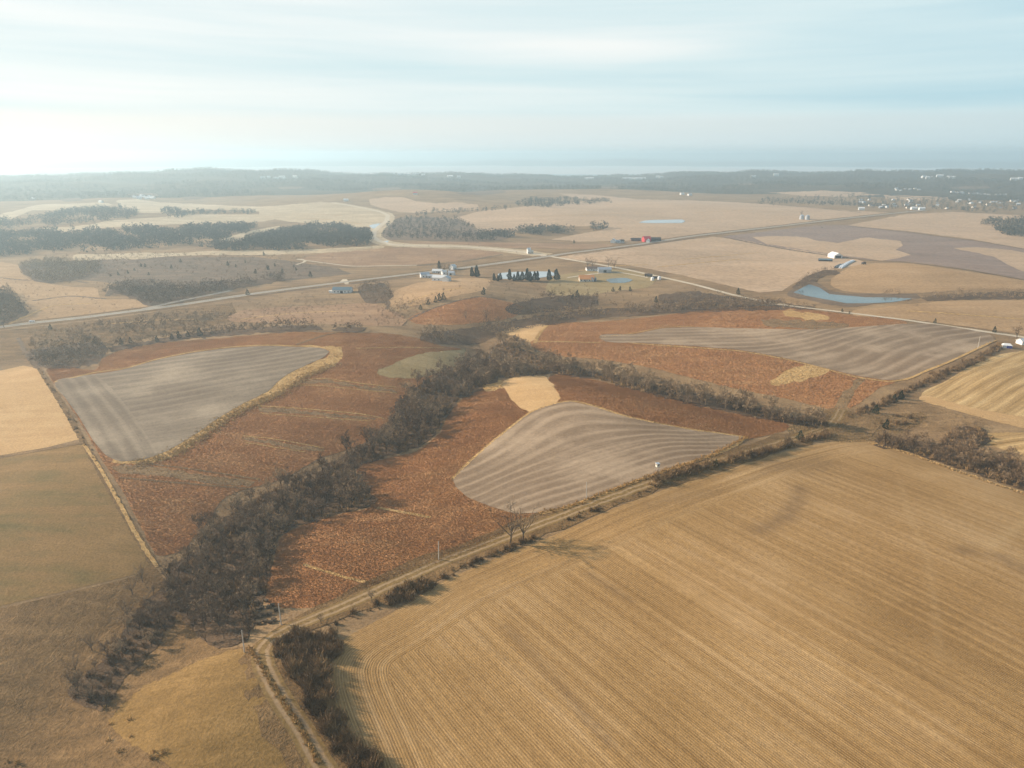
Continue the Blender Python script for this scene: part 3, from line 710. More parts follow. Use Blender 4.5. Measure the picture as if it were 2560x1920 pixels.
ribbon('dirt_track', TRK, 6.5, M['track'], 5, jit=0.15)
ribbon('track_verge', TRK, 15, M['rough'], 4, wj=0.15)

for w, pts in [(7, [(1562, 512), (1640, 528), (1720, 542), (1870, 562), (1960, 567), (2080, 582), (2212, 605), (2320, 624)]), (5, [(1830, 488), (1940, 500), (2100, 520), (2212, 538)]), (8, [(1500, 432), (1660, 441), (1760, 450), (1860, 459)]),
               (5, [(900, 574), (1000, 565), (1085, 550)]), (4, [(1240, 551), (1380, 532), (1500, 515)]), (5, [(560, 637), (740, 615), (900, 597)]), (3, [(40, 730), (60, 770), (82, 797)]), (4, [(0, 600), (60, 606), (120, 600), (190, 612)]), (4, [(70, 650), (150, 640), (230, 646)]), (3, [(880, 692), (930, 668), (985, 651), (1040, 641), (1095, 649)]), (4, [(830, 640), (840, 655), (836, 668)])]:
    ribbon('ditch', pts, w, M['brush'], 3, wj=.25, jit=.5)
for w, pts in [(3, [(1250, 585), (1330, 575), (1400, 572)]), (3, [(1480, 560), (1560, 553), (1640, 546)]), (3, [(1420, 577), (1520, 567), (1600, 560)]), (4, [(1150, 470), (1300, 462), (1420, 460)]), (4, [(1500, 460), (1600, 455), (1720, 458)]), (3, [(560, 470), (650, 462), (740, 466)]), (3, [(1960, 672), (2060, 678), (2212, 690)]), (3, [(640, 470), (720, 476), (780, 484)]), (3, [(240, 700), (330, 692), (420, 690)]), (3, [(520, 690), (640, 676), (760, 672)]), (3, [(880, 655), (940, 632), (1000, 622)]), (2.5, [(20, 700), (110, 662), (200, 655)])]:
    ribbon('grass_waterway', pts, w, M['strip'], 3, wj=.3, jit=.6)
# water
sheet('pond_bank', [(1700, 636), (1726, 618), (1743, 609), (1766, 611), (1792, 628), (1830, 634), (1980, 635), (1990, 644), (1930, 652), (1880, 658), (1850, 663), (1795, 659), (1745, 648)], M['brush'], 3, jit=.8)
sheet('pond', [(1714, 632), (1731, 623), (1747, 614.5), (1758, 617.6), (1770, 621.5), (1792, 635.6), (1818, 638), (1844, 640), (1867, 642.4), (1930, 643.2), (1970, 645.4), (1950, 650), (1922, 653.5), (1875, 655.5), (1828, 655.5), (1811, 652), (1769, 644.5), (1742, 639.5)], M['water'], 4, curve=False)
sheet('pond', [(1308, 605), (1330, 601), (1355, 601), (1367, 605), (1350, 611), (1318, 611)], M['water'], 4)
sheet('pond', [(1075, 592), (1110, 588), (1190, 587), (1205, 593), (1150, 602), (1080, 602)], M['ice'], 4)
sheet('pond', [(1380, 481), (1400, 476), (1450, 475), (1480, 478), (1450, 482)], M['ice'], 4)
sheet('pond', [(797, 488), (825, 483), (815, 493), (805, 494)], M['ice'], 3)
sheet('pond', [(828, 521), (840, 520), (838, 525)], M['ice'], 3)
#@@PART2
# ------------------------------------------------------------------ vegetation
def frame_uv(x, y, z):
    """where a place falls on the 2560 x 1920 survey frame (used to see what is in view)."""
    dz = z - HC
    dep = y * math.cos(PITCH) - dz * math.sin(PITCH)
    up = y * math.sin(PITCH) + dz * math.cos(PITCH)
    return CX + F * x / dep, CY - F * up / dep, dep

def rand_unit(r):
    v = r.normal(0, 1, 3); return v / np.linalg.norm(v)

class Twigs:
    def __init__(self): self.v = []; self.f = []; self.t = []
    def tri(self, p, d, L, w, side, tint):
        b = len(self.v)
        self.v += [p - side * w, p + side * w, p + d * L]; self.f.append((b, b + 1, b + 2)); self.t += [tint] * 3
    def tube(self, p, q, r0, r1, n, tint):
        d = q - p; d = d / (np.linalg.norm(d) + 1e-9)
        a = np.cross(d, [0.31, 0.9, 0.2]); a /= np.linalg.norm(a) + 1e-9; c = np.cross(d, a)
        b = len(self.v)
        for base, r in ((p, r0), (q, r1)):
            for i in range(n):
                t = 2 * math.pi * i / n
                self.v.append(base + (a * math.cos(t) + c * math.sin(t)) * r); self.t.append(tint)
        for i in range(n):
            j = (i + 1) % n
            self.f += [(b + i, b + j, b + n + j), (b + i, b + n + j, b + n + i)]
    def mesh(self, name, mat):
        return mesh_np(name, np.array(self.v), np.array(self.f), mat, {'tint': np.array(self.t)})

def bare_tree(seed, h, spread, trunk_t, twig_t, nl=5, ns=4, nt=3, nw=11, clear=0.3, tw=0.075):
    """bare winter tree: trunk and limbs in one set, branches and twigs in the other."""
    r = np.random.default_rng(seed)
    T, Cn = Twigs(), Twigs()
    top = np.array([r.normal(0, .4), r.normal(0, .4), h * clear])
    T.tube(np.array([0, 0, -0.8]), top, h * 0.021, h * 0.016, 7, trunk_t)
    for i in range(nl):
        a = 2 * math.pi * (i + r.uniform(-.3, .3)) / nl
        el = r.uniform(0.75, 1.25) if i else 1.45
        d = np.array([math.cos(a) * math.cos(el), math.sin(a) * math.cos(el), math.sin(el)])
        L = h * (1 - clear) * r.uniform(0.55, 0.8)
        p0 = top * r.uniform(0.75, 1.0)
        p1 = p0 + d * L * 0.5 + np.array([0, 0, .1 * L]) * r.uniform(-.3, .6)
        p2 = p1 + (d + np.array([0, 0, .25]) + r.normal(0, .18, 3)) * L * 0.5
        T.tube(p0, p1, h * .011, h * .0075, 5, trunk_t); T.tube(p1, p2, h * .0075, h * .003, 5, trunk_t)
        for j in range(ns):
            f = r.uniform(0.25, 1.0)
            q0 = p0 + (p1 - p0) * f * 2 if f < .5 else p1 + (p2 - p1) * (f * 2 - 1)
            e = d * .6 + rand_unit(r) * .9 * spread + np.array([0, 0, .35]); e /= np.linalg.norm(e)
            L2 = h * r.uniform(.16, .30)
            q1 = q0 + e * L2
            T.tube(q0, q1, h * .005, h * .0016, 4, trunk_t)
            for k in range(nt):
                s0 = q0 + (q1 - q0) * r.uniform(.3, 1.0)
                g = e * .6 + rand_unit(r) * .9 + np.array([0, 0, .25]); g /= np.linalg.norm(g)
                L3 = h * r.uniform(.07, .15)
                s1 = s0 + g * L3
                Cn.tube(s0, s1, h * .0022, h * .0008, 3, twig_t)
                for w in range(nw):
                    t0 = s0 + (s1 - s0) * r.uniform(.1, 1.1)
                    u = g * .5 + rand_unit(r) + np.array([0, 0, .2]); u /= np.linalg.norm(u)
                    sd = np.cross(u, rand_unit(r)); sd /= np.linalg.norm(sd) + 1e-9
                    Cn.tri(t0, u, h * r.uniform(.05, .11), tw * r.uniform(.6, 1.3), sd, min(1, max(0, twig_t + r.normal(0, .10))))
    return T, Cn

def bush(seed, h, n, tint, w=0.05):
    r = np.random.default_rng(seed); T = Twigs()
    for i in range(n):
        a = r.uniform(0, 2 * math.pi); rr = abs(r.normal(0, .45)) * h * .6
        p = np.array([math.cos(a) * rr, math.sin(a) * rr, -.1 if i % 3 else h * r.uniform(.1, .6) * math.exp(-(rr / h) ** 2)])
        d = np.array([math.cos(a) * .6 * r.uniform(0, 1), math.sin(a) * .6 * r.uniform(0, 1), 1]) + r.normal(0, .3, 3)
        d /= np.linalg.norm(d); sd = np.cross(d, rand_unit(r)); sd /= np.linalg.norm(sd) + 1e-9
        T.tri(p, d, h * r.uniform(.35, .95) * math.exp(-(rr / h) ** 2 * .8), w * r.uniform(.6, 1.4), sd, min(1, max(0, tint + r.normal(0, .15))))
    return T

def conifer(seed, h, wd, n, tint, cone=True, clear=.05):
    r = np.random.default_rng(seed); T, Cn = Twigs(), Twigs()
    T.tube(np.array([0, 0, -.5]), np.array([0, 0, h * .9]), h * .02, h * .004, 6, .5)
    lob = [(r.uniform(0, 2 * math.pi), r.uniform(clear, .9), r.uniform(.15, .4)) for _ in range(9)]
    for i in range(n):
        z = clear + (1 - clear) * r.uniform(0, 1) ** (1.25 if cone else .9)
        a = r.uniform(0, 2 * math.pi)
        prof = (1 - z) ** .75 * min(1, (z - clear) * 7 + .35) if cone else math.sin(math.pi * min(1, max(.03, (z - clear) / (1 - clear)))) ** .6
        for (la, lz, lw) in lob:
            prof *= 1 + lw * math.exp(-((z - lz) / .12) ** 2) * math.cos(a - la)
        rad = wd * prof * r.uniform(.35, 1.0) ** .5
        p = np.array([math.cos(a) * rad, math.sin(a) * rad, z * h])
        u = np.array([math.cos(a), math.sin(a), r.uniform(-.3, .5)]) + r.normal(0, .4, 3); u /= np.linalg.norm(u)
        sd = np.cross(u, rand_unit(r)); sd /= np.linalg.norm(sd) + 1e-9
        Cn.tri(p - u * .2, u, h * r.uniform(.05, .11), h * .022 * r.uniform(.6, 1.4), sd, min(1, max(0, tint + r.normal(0, .2))))
    return T, Cn

def place_mass(name, parts, P, mat, kind='stuff', label=None, cat=None, group=None, zsink=0.0, hs=None, tints=None):
    """many copies of low detail plants joined as one mass. parts: list of (v, f, t)."""
    V, Fc, T = [], [], []; b = 0
    z = H(P[:, 0], P[:, 1]) - zsink
    for i in range(len(P)):
        v, f, t = parts[rng.integers(len(parts))]
        s = rng.uniform(.75, 1.25) if hs is None else hs[i]
        a = rng.uniform(0, 6.283); c, sn = math.cos(a), math.sin(a)
        sx = s * rng.uniform(.85, 1.15)
        V.append(np.column_stack([(v[:, 0] * c - v[:, 1] * sn) * sx + P[i, 0], (v[:, 0] * sn + v[:, 1] * c) * sx + P[i, 1], v[:, 2] * s + z[i]]))
        Fc.append(f + b); b += len(v)
        T.append(np.clip(t + (rng.normal(0, .12) if tints is None else tints[i]), 0, 1))
    me = mesh_np(name, np.concatenate(V), np.concatenate(Fc), mat, {'tint': np.concatenate(T)})
    return tag(link(name, me), label, cat, group, kind)

def arr(*tw):
    V, Fc, T = [], [], []; b = 0
    for t in tw:
        V.append(np.array(t.v)); Fc.append(np.array(t.f) + b); T.append(np.array(t.t)); b += len(t.v)
    return np.concatenate(V), np.concatenate(Fc), np.concatenate(T)

def scatter(pts, spacing, jit=.45, curve=True, rag=0.0, gaps=0.0):
    """places inside an outline, about one per spacing squared."""
    poly = unproject(smooth_poly(pts, True, 7, rag, curve))
    lo, hi = poly.min(0), poly.max(0)
    gx, gy = np.meshgrid(np.arange(lo[0], hi[0], spacing), np.arange(lo[1], hi[1], spacing))
    gx = gx.ravel() + rng.uniform(-jit, jit, gx.size) * spacing; gy = gy.ravel() + rng.uniform(-jit, jit, gy.size) * spacing
    k = inside(gx, gy, poly)
    if gaps:
        L = spacing * 5
        g = np.sin(gx / L + 1.7 * np.sin(gy / L / 1.6)) * np.sin(gy / L / .8 + 1.3 * np.sin(gx / L / 1.3)) + .5 * np.sin(gx / L * 2.7 + gy / L * 2.1)
        k &= g < 1.2 - gaps
    P = np.stack([gx[k], gy[k]], 1)
    u, v, d = frame_uv(P[:, 0], P[:, 1], 0)
    return P[(u > -160) & (u < 2720) & (v < 2080) & (d > 0)]

# --- woods near enough to tell trees apart: outlines on the ground, spacing, height, phrase
BELTS = [
 ('by the bale rows in the creek belt', [(365, 1235), (420, 1190), (480, 1150), (560, 1150), (590, 1190), (585, 1240), (570, 1290), (560, 1330), (530, 1385), (470, 1400), (410, 1360), (370, 1300)], 5.6, 10.5),
 ('in the creek belt between rust-red prairies', [(430, 1170), (480, 1120), (560, 1075), (640, 1045), (700, 1030), (760, 1020), (800, 1055), (812, 1088), (750, 1105), (650, 1135), (600, 1165), (585, 1200), (480, 1165)], 5.6, 11),
 ('in the creek belt below the olive meadow', [(700, 1015), (740, 985), (800, 950), (840, 910), (862, 870), (885, 845), (930, 820), (975, 802), (1020, 782), (1060, 775), (1085, 808), (1040, 838), (985, 870), (950, 925), (905, 965), (840, 985), (760, 1012)], 5.8, 11.5),
 ('in the dark belt above the straw-coloured patch', [(1060, 775), (1070, 745), (1110, 745), (1180, 778), (1300, 808), (1400, 832), (1400, 850), (1290, 820), (1180, 808), (1080, 815)], 5.8, 12),
 ('in the dark belt above the grey field', [(1400, 832), (1450, 842), (1560, 862), (1640, 880), (1720, 900), (1795, 915), (1770, 925), (1680, 912), (1550, 885), (1400, 850)], 5.8, 11),
 ('in the thicket beyond the golden stubble', [(1890, 955), (1960, 950), (2030, 960), (2060, 925), (2120, 925), (2140, 950), (2110, 970), (2212, 1000), (2290, 1040), (2290, 1085), (2212, 1060), (2130, 1030), (2030, 1000), (1960, 975)], 5.6, 8.5),
 ('in the dark finger of wood at the lower edge', [(350, 1270), (390, 1300), (350, 1380), (310, 1430), (260, 1480), (220, 1535), (160, 1515), (150, 1490), (230, 1420), (290, 1330)], 5.4, 7.5),
]
TREE_KINDS = []   # (adjectives, seed, height, spread, trunk tint, twig tint)
for adj, sd, sp, tt, wt, cl in [('slender grey-brown', 1, .85, .35, .40, .34), ('broad dark-brown', 2, 1.2, .2, .25, .25), ('tawny-twigged', 3, 1.0, .45, .75, .3),
                            ('pale-barked', 4, .95, .95, .60, .34), ('low spreading brown', 5, 1.35, .3, .45, .2), ('upright dark grey', 6, .75, .15, .15, .34), ('ragged brown', 7, 1.1, .4, .5, .28)]:
    T, Cn = bare_tree(sd, 10, sp, tt, wt, clear=cl)
    TREE_KINDS.append((adj, T.mesh('trunk', M['bark']), Cn.mesh('crown', M['twig'])))

def put_tree(kind, x, y, s, rz, label, group, name='bare_tree', cat='tree', sz=1.0):
    root = empty(name, (x, y, float(H(x, y))), rz); root.scale = (s, s, s * sz)
    tag(root, label, cat, group)
    link('trunk', kind[1], root); link('crown', kind[2], root)
    return root

cand = []
for bi, (phrase, pts, sp, h) in enumerate(BELTS):
    P = scatter(pts, sp, gaps=.1)
    for p in P: cand.append((math.hypot(p[0], p[1]), p[0], p[1], bi, h))
cand.sort(key=lambda c: c[0])
REST = {}
n_ind = 0
for d, x, y, bi, h in cand:
    u, v, dep = frame_uv(x, y, float(H(x, y)) + h * .6)
    hh = h * rng.uniform(.45, 1.15)
    if n_ind < 285 and 0 < u < 2560 and v < 1915:
        k = TREE_KINDS[rng.integers(len(TREE_KINDS))]
        put_tree(k, x, y, hh / 10, rng.uniform(0, 6.28), f'{k[0]} bare tree {BELTS[bi][0]}', 'bare trees ' + BELTS[bi][0])
        n_ind += 1
    else:
        REST.setdefault(bi, []).append((x, y, hh / 10))
LOD = []
for sd in range(6):
    T, Cn = bare_tree(40 + sd, 10, .8 + .12 * sd, .3, .30 + .07 * sd, nl=5, ns=4, nt=3, nw=8, tw=.12)
    LOD.append(arr(T, Cn))
for bi, lst in REST.items():
    a = np.array(lst)
    place_mass('woods', LOD, a[:, :2], M['twig'], label='mass of bare brown trees ' + BELTS[bi][0], cat='wood', hs=a[:, 2])
# brushy floor of the belts
BUSHLOD = [arr(bush(60 + i, 2.4, 46, .2 + .1 * i, .13)) for i in range(5)]
for bi, (phrase, pts, sp, h) in enumerate(BELTS):
    P = scatter(pts, 3.8, rag=3, gaps=.45)
    place_mass('undergrowth', BUSHLOD, P, M['shrub'], label='dark leafless undergrowth ' + phrase, cat='undergrowth')
    sheet('woodland_floor', pts, M['litter'], 6, jit=4.0)

# --- woods further off, one mass each
MIDL = []
for sd in range(6):
    T, Cn = bare_tree(80 + sd, 10, 1.0 + .1 * sd, .25, .22 + .09 * sd, nl=4, ns=3, nt=2, nw=4, tw=.30, clear=.2)
    MIDL.append(arr(Cn))
FARL = []
for sd in range(8):
    r = np.random.default_rng(200 + sd); T = Twigs()
    for i in range(30):
        z = r.uniform(.5, 9.5); q = rand_unit(r); rad = 4.2 * math.sqrt(max(.1, 1 - ((z - 5) / 5.6) ** 2)) * r.uniform(.3, 1)
        p = np.array([q[0] * rad, q[1] * rad, z]); u = q * np.array([1, 1, .6]) + np.array([0, 0, .7]); u /= np.linalg.norm(u)
        s2 = np.cross(u, rand_unit(r)); s2 /= np.linalg.norm(s2) + 1e-9
        T.tri(p, u, r.uniform(1.5, 3.2), r.uniform(.4, .9), s2, min(1, max(0, .3 + .05 * sd + r.normal(0, .2))))
    FARL.append(arr(T))
WOODS = [  # phrase, outline, spacing, height, detail, floor
 ('along the creek below the gravel road', [(905, 730), (945, 716), (1040, 705), (1120, 690), (1200, 676), (1290, 668), (1400, 662), (1560, 650), (1700, 660), (1690, 668), (1560, 672), (1410, 680), (1260, 692), (1150, 708), (1080, 722), (1040, 742), (960, 745)], 6.0, 9, 1, 1),
 ('around the pine row pasture', [(1090, 668), (1130, 650), (1200, 640), (1290, 640), (1290, 660), (1200, 672), (1130, 680)], 7, 8, 1, 1),
 ('on the slope under the gravel road', [(1420, 640), (1500, 630), (1600, 645), (1690, 655), (1560, 650), (1430, 655)], 12, 6, 1, 1),
 ('beyond the rust-red slope on the left', [(70, 790), (60, 760), (120, 748), (210, 740), (230, 755), (210, 785), (160, 795), (100, 797)], 6.0, 9, 1, 1),
 ('in a band above the left grey field', [(230, 752), (330, 735), (400, 722), (500, 712), (600, 704), (690, 704), (700, 712), (560, 720), (440, 730), (330, 742), (245, 760)], 6.0, 8, 1, 1),
 ('beside the red terraces', [(715, 712), (760, 706), (790, 708), (790, 716), (740, 718)], 6, 7, 1, 1),
 ('between the highway and the left fields', [(140, 720), (240, 700), (330, 688), (420, 680), (500, 690), (440, 706), (350, 720), (250, 735), (150, 742)], 7, 7.5, 1, 0),
 ('between the car and the field corner', [(50, 722), (130, 712), (150, 730), (130, 745), (70, 745)], 9, 6, 1, 0),
 ('behind the long grey-roofed shed', [(775, 622), (830, 612), (850, 640), (830, 655), (790, 652)], 6, 7, 1, 1),
 ('below the white farmstead pasture', [(830, 662), (880, 655), (930, 648), (930, 660), (880, 676), (838, 680)], 6, 6, 1, 0),
 ('just above the highway on the left', [(225, 642), (250, 634), (288, 646), (318, 662), (363, 659), (440, 641), (518, 623), (590, 611), (620, 606), (610, 598), (520, 610), (440, 618), (380, 622), (330, 615), (280, 615), (240, 622)], 6.2, 10, 1, 1),
 ('of grey trees above the tan meadow', [(42, 575), (62, 600), (85, 611), (130, 610), (180, 600), (210, 588), (220, 572), (160, 565), (90, 565)], 6.5, 9, 1, 1),
 ('scattered on the brushy hillside', [(130, 560), (330, 552), (560, 557), (640, 567), (700, 588), (640, 604), (400, 600), (220, 598), (130, 580)], 17, 6, 1, 0),
 ('at the left edge by the highway', [(-80, 640), (0, 634), (20, 634), (42, 655), (60, 675), (20, 698), (-80, 705)], 6, 11, 1, 1),
 ('in the blue-grey valley on the left', [(-60, 502), (70, 502), (200, 497), (340, 493), (440, 491), (530, 487), (556, 491), (480, 520), (430, 527), (330, 537), (220, 542), (100, 547), (-60, 553)], 9, 11, 0, 1),
 ('in the valley left of the curving road', [(500, 527), (560, 513), (620, 498), (690, 489), (740, 490), (770, 497), (800, 505), (803, 524), (780, 531), (690, 537), (580, 541), (440, 541), (440, 532)], 8, 11, 0, 1),
 ('on the far left slope', [(50, 477), (160, 453), (240, 450), (300, 463), (240, 476), (150, 486), (60, 492), (-60, 495), (-60, 480)], 13, 11, 0, 1),
 ('in a thin strip across pale grass', [(346, 462), (439, 458), (553, 457), (553, 461), (440, 463)], 11, 9, 0, 0),
 ('of brush right of the curving road', [(832, 490), (863, 472), (926, 470), (988, 473), (1020, 490), (1037, 502), (1037, 522), (957, 520), (870, 516), (826, 514)], 15, 7, 0, 0),
 ('in a row under the far stubble', [(1037, 508), (1106, 503), (1200, 494), (1270, 490), (1308, 492), (1290, 497), (1200, 505), (1106, 514), (1037, 522)], 9, 12, 0, 1),
 ('on the far hill right of centre', [(1110, 441), (1150, 431), (1240, 429), (1326, 434), (1326, 438), (1240, 440), (1190, 447), (1120, 448)], 14, 10, 0, 1),
 ('around the far town', [(1640, 433), (1760, 425), (1860, 425), (1960, 431), (2060, 428), (2260, 436), (2260, 456), (2100, 458), (2000, 450), (1900, 452), (1820, 445), (1700, 441), (1640, 441)], 26, 9, 0, 0),
 ('at the right edge beyond the bare field', [(2118, 484), (2170, 478), (2300, 482), (2300, 520), (2175, 511), (2150, 497)], 9, 12, 0, 1),
 ('at the head of the blue pond', [(1709, 623), (1742, 597), (1779, 583), (1814, 588), (1784, 595), (1772, 607), (1735, 620), (1722, 627)], 7, 7, 1, 1),
 ('in a hedge right of the blue pond', [(1985, 644), (2050, 636), (2110, 632), (2300, 630), (2300, 646), (2110, 646), (2000, 649)], 7, 7, 1, 1),
 ('on the far side of the blue pond', [(1905, 636), (1960, 634), (1960, 637), (1905, 639)], 6, 6, 1, 0),
 ('below the blue pond', [(1935, 658), (1960, 652), (2000, 655), (1985, 661), (1950, 661)], 8, 5, 1, 0),
 ('along the gravel road bend', [(1650, 652), (1700, 655), (1760, 664), (1760, 668), (1690, 668)], 7, 5, 1, 1),
 ('dotted over the slopes below the highway', [(480, 660), (700, 630), (830, 620), (900, 650), (860, 690), (700, 700), (500, 700), (300, 730), (130, 730), (300, 690)], 11, 3.4, 1, 0),
 ('dotted over the pasture by the pine row', [(920, 640), (1050, 610), (1200, 610), (1400, 620), (1600, 645), (1300, 660), (1100, 650), (960, 650)], 16, 4, 1, 0),
 ('dotted beyond the highway', [(60, 620), (220, 640), (640, 590), (1000, 560), (1160, 545), (900, 520), (500, 550), (200, 560)], 30, 4.5, 1, 0),
 ('dotted around the brush right of the crossing', [(1830, 890), (1960, 880), (2140, 905), (2110, 935), (1980, 925), (1860, 945)], 9, 2.6, 1, 0),
 ('in a scrubby draw beside the tan meadow', [(0, 604), (110, 622), (215, 650), (300, 664), (220, 678), (100, 690), (0, 700)], 17, 3, 1, 0),
 ('along the pale crest above the brushy hillside', [(160, 562), (330, 550), (640, 554), (680, 566), (560, 560), (330, 560)], 13, 5, 1, 0),
 ('in the hollow below the long shed', [(560, 668), (640, 655), (700, 652), (720, 664), (640, 676), (570, 684)], 10, 3.5, 1, 0),
 ('over the rough slope left of the red hill', [(820, 668), (900, 660), (930, 668), (880, 690), (860, 706), (800, 705)], 9, 4, 1, 0),
 ('along far field boundaries', [(894, 462), (972, 458), (1037, 454), (1106, 449), (1106, 452), (1037, 458), (972, 461), (894, 465)], 14, 9, 0, 0),
]
for phrase, pts, sp, h, near, floor in WOODS:
    P = scatter(pts, sp, rag=3.6 if not near else 2.4, gaps=(.75 if not near else .45) if floor else .2)
    if len(P) == 0: continue
    place_mass('woods', MIDL if near else FARL, P, M['twig'] if near else M['farwood'], label='bare winter wood ' + phrase, cat='wood',
               hs=h / 10 * rng.uniform(.65, 1.25, len(P)), zsink=.3)
    if floor and near: sheet('woodland_floor', pts, M['litter'], 3, jit=2.5)

# the blue ridge: one far forest
def ridge():
    n = 26000
    az = rng.uniform(-.72, .72, n); r = np.sqrt(rng.uniform(2900 ** 2, 5900 ** 2, n))
    x, y = r * np.sin(az), r * np.cos(az)
    gap = np.sin(x / 310 + 1.3 * np.sin(y / 420)) * np.sin(y / 260 + .7 * np.sin(x / 500)) + .45 * np.sin(x / 97) * np.sin(y / 120)
    P = np.stack([x, y], 1)
    keep = (gap < .48) | (r > 5050)
    u, v, d = frame_uv(x, y, 0)
    for k in FARFIELDS: keep &= ~inside(x, y, k)
    P = P[keep]
    place_mass('forest', FARL, P, M['farwood'], label='hazy blue forest covering the far ridge before the river', cat='forest', hs=rng.uniform(.8, 1.5, len(P)), zsink=1)
CLEAR = [[(392, 426), (430, 425), (444, 427), (425, 431), (400, 431)], [(800, 408), (860, 405), (868, 409), (810, 412)], [(985, 417), (1080, 412), (1094, 415), (1060, 420), (1000, 421)], [(276, 420), (330, 418), (352, 422), (300, 425)], [(600, 405), (640, 403), (655, 406), (610, 409)],
         [(1290, 405), (1340, 403), (1350, 406), (1300, 409)], [(1560, 398), (1620, 396), (1630, 399), (1570, 401)], [(2050, 405), (2130, 402), (2140, 406), (2060, 409)], [(130, 432), (170, 428), (180, 432), (140, 436)]]
for c in CLEAR: sheet('grassland', c, M['brush'], 2, jit=.6, step=4)
FARFIELDS = [unproject(smooth_poly(p, True, 12)) for p in [
    [(796, 431), (871, 426), (899, 435), (988, 437), (1032, 442), (1037, 452), (894, 460), (801, 445)],
    [(985, 470), (1106, 449), (1300, 432), (1560, 435), (1940, 460), (1640, 492), (1040, 500)],
    [(1206, 418), (1281, 421), (1376, 430), (1326, 436), (1244, 428)], [(1659, 416), (1784, 412), (1859, 415), (1904, 421), (1820, 425), (1734, 423)],
    [(1909, 421), (2047, 426), (2049, 432), (1915, 430)], [(250, 434), (346, 437), (650, 447), (700, 452), (478, 453), (330, 460)],
    [(0, 463), (78, 443), (219, 438), (242, 442), (141, 454), (0, 480)], *CLEAR, [(380, 428), (440, 428), (430, 431), (400, 431)], [(1000, 416), (1090, 414), (1080, 419), (1010, 420)]]]
ridge()

# --- hedges and loose shrubs, each one a thing
BUSHES = []
for adj, sd, h, n, tt in [('dark round', 1, 2.6, 420, .15), ('russet-brown', 2, 2.2, 380, .55), ('spiky grey', 3, 3.0, 300, .35), ('low tangled', 4, 1.6, 420, .25)]:
    BUSHES.append((adj, bush(300 + sd, h, n, tt, .055).mesh('bush', M['shrub'])))
HEDGES = [
 ('beside the dirt track bend', [(590, 1400), (640, 1368), (720, 1372), (745, 1400), (715, 1440), (716, 1500), (752, 1580), (815, 1650), (880, 1720), (800, 1720), (735, 1640), (688, 1560), (640, 1480)], 3.4, 1.2),
 ('in the hedge midway along the dirt track', [(830, 1300), (870, 1270), (930, 1255), (945, 1268), (900, 1290), (850, 1308)], 2.8, 1.3),
 ('under the pair of tall trackside trees', [(960, 1235), (1040, 1205), (1120, 1172), (1160, 1165), (1090, 1195), (1000, 1225)], 2.4, .75),
 ('in the thin brush along the lower track', [(700, 1350), (800, 1303), (960, 1238), (1090, 1180), (1220, 1130), (1220, 1138), (1100, 1192), (970, 1252), (820, 1318), (720, 1368)], 5.0, .7),
 ('in the weedy strip along the upper track', [(1225, 1122), (1330, 1083), (1420, 1050), (1425, 1056), (1335, 1090), (1230, 1130)], 4.5, .6),
 ('near the white poles of the track', [(1195, 1140), (1215, 1130), (1250, 1108), (1300, 1090), (1300, 1096), (1240, 1125)], 5.0, .6),
 ('in the hedge by the hunting blind', [(1400, 1048), (1440, 1024), (1540, 1000), (1640, 975), (1720, 955), (1720, 963), (1640, 985), (1540, 1012), (1450, 1040), (1410, 1055)], 4.0, 1.35),
 ('at the crossing beyond the stubble', [(1725, 948), (1790, 935), (1800, 945), (1730, 955)], 4, .9),
 ('in the long hedge right of the grey fields', [(1820, 905), (1870, 880), (1960, 840), (2040, 800), (2100, 775), (2160, 745), (2165, 752), (2110, 785), (2040, 815), (1960, 855), (1880, 893)], 5.4, 1.0),
 ('in the brush between track and thicket', [(1890, 905), (1950, 895), (2000, 890), (1990, 915), (1930, 925), (1890, 925)], 6.5, .8),
 ('along the fence of the left hay field', [(80, 797), (86, 797), (215, 1000), (300, 1150), (296, 1152), (205, 1000)], 5.5, .35),
]
cand = []
for hi, (phrase, pts, sp, s) in enumerate(HEDGES):
    for p in scatter(pts, sp, curve=False): cand.append((math.hypot(*p), p[0], p[1], hi, s))
cand.sort(key=lambda c: c[0])
hrest = []
for i, (d, x, y, hi, s) in enumerate(cand):
    if i < 280:
        k = BUSHES[rng.integers(4)]
        o = link('shrub', k[1], None, (x, y, float(H(x, y)))); q = s * rng.uniform(.7, 1.4)
        o.scale = (q, q, q * rng.uniform(.8, 1.15)); o.rotation_euler = (0, 0, rng.uniform(0, 6.28))
        tag(o, f'{k[0]} leafless shrub {HEDGES[hi][0]}', 'shrub', 'shrubs ' + HEDGES[hi][0])
    else: hrest.append((x, y, s))
for hi, (phrase, pts, sp, s) in enumerate(HEDGES):
    place_mass('undergrowth', BUSHLOD, scatter(pts, sp * .5, curve=False, rag=4, gaps=.15), M['shrub'], label='brown brush and weeds ' + phrase, cat='undergrowth', hs=None if s > .8 else rng.uniform(.25, .5, 5000))
if hrest:
    a = np.array(hrest)
    place_mass('shrubbery', BUSHLOD, a[:, :2], M['shrub'], label='leafless shrubs massed along the far field edges', cat='shrubs', hs=a[:, 2])

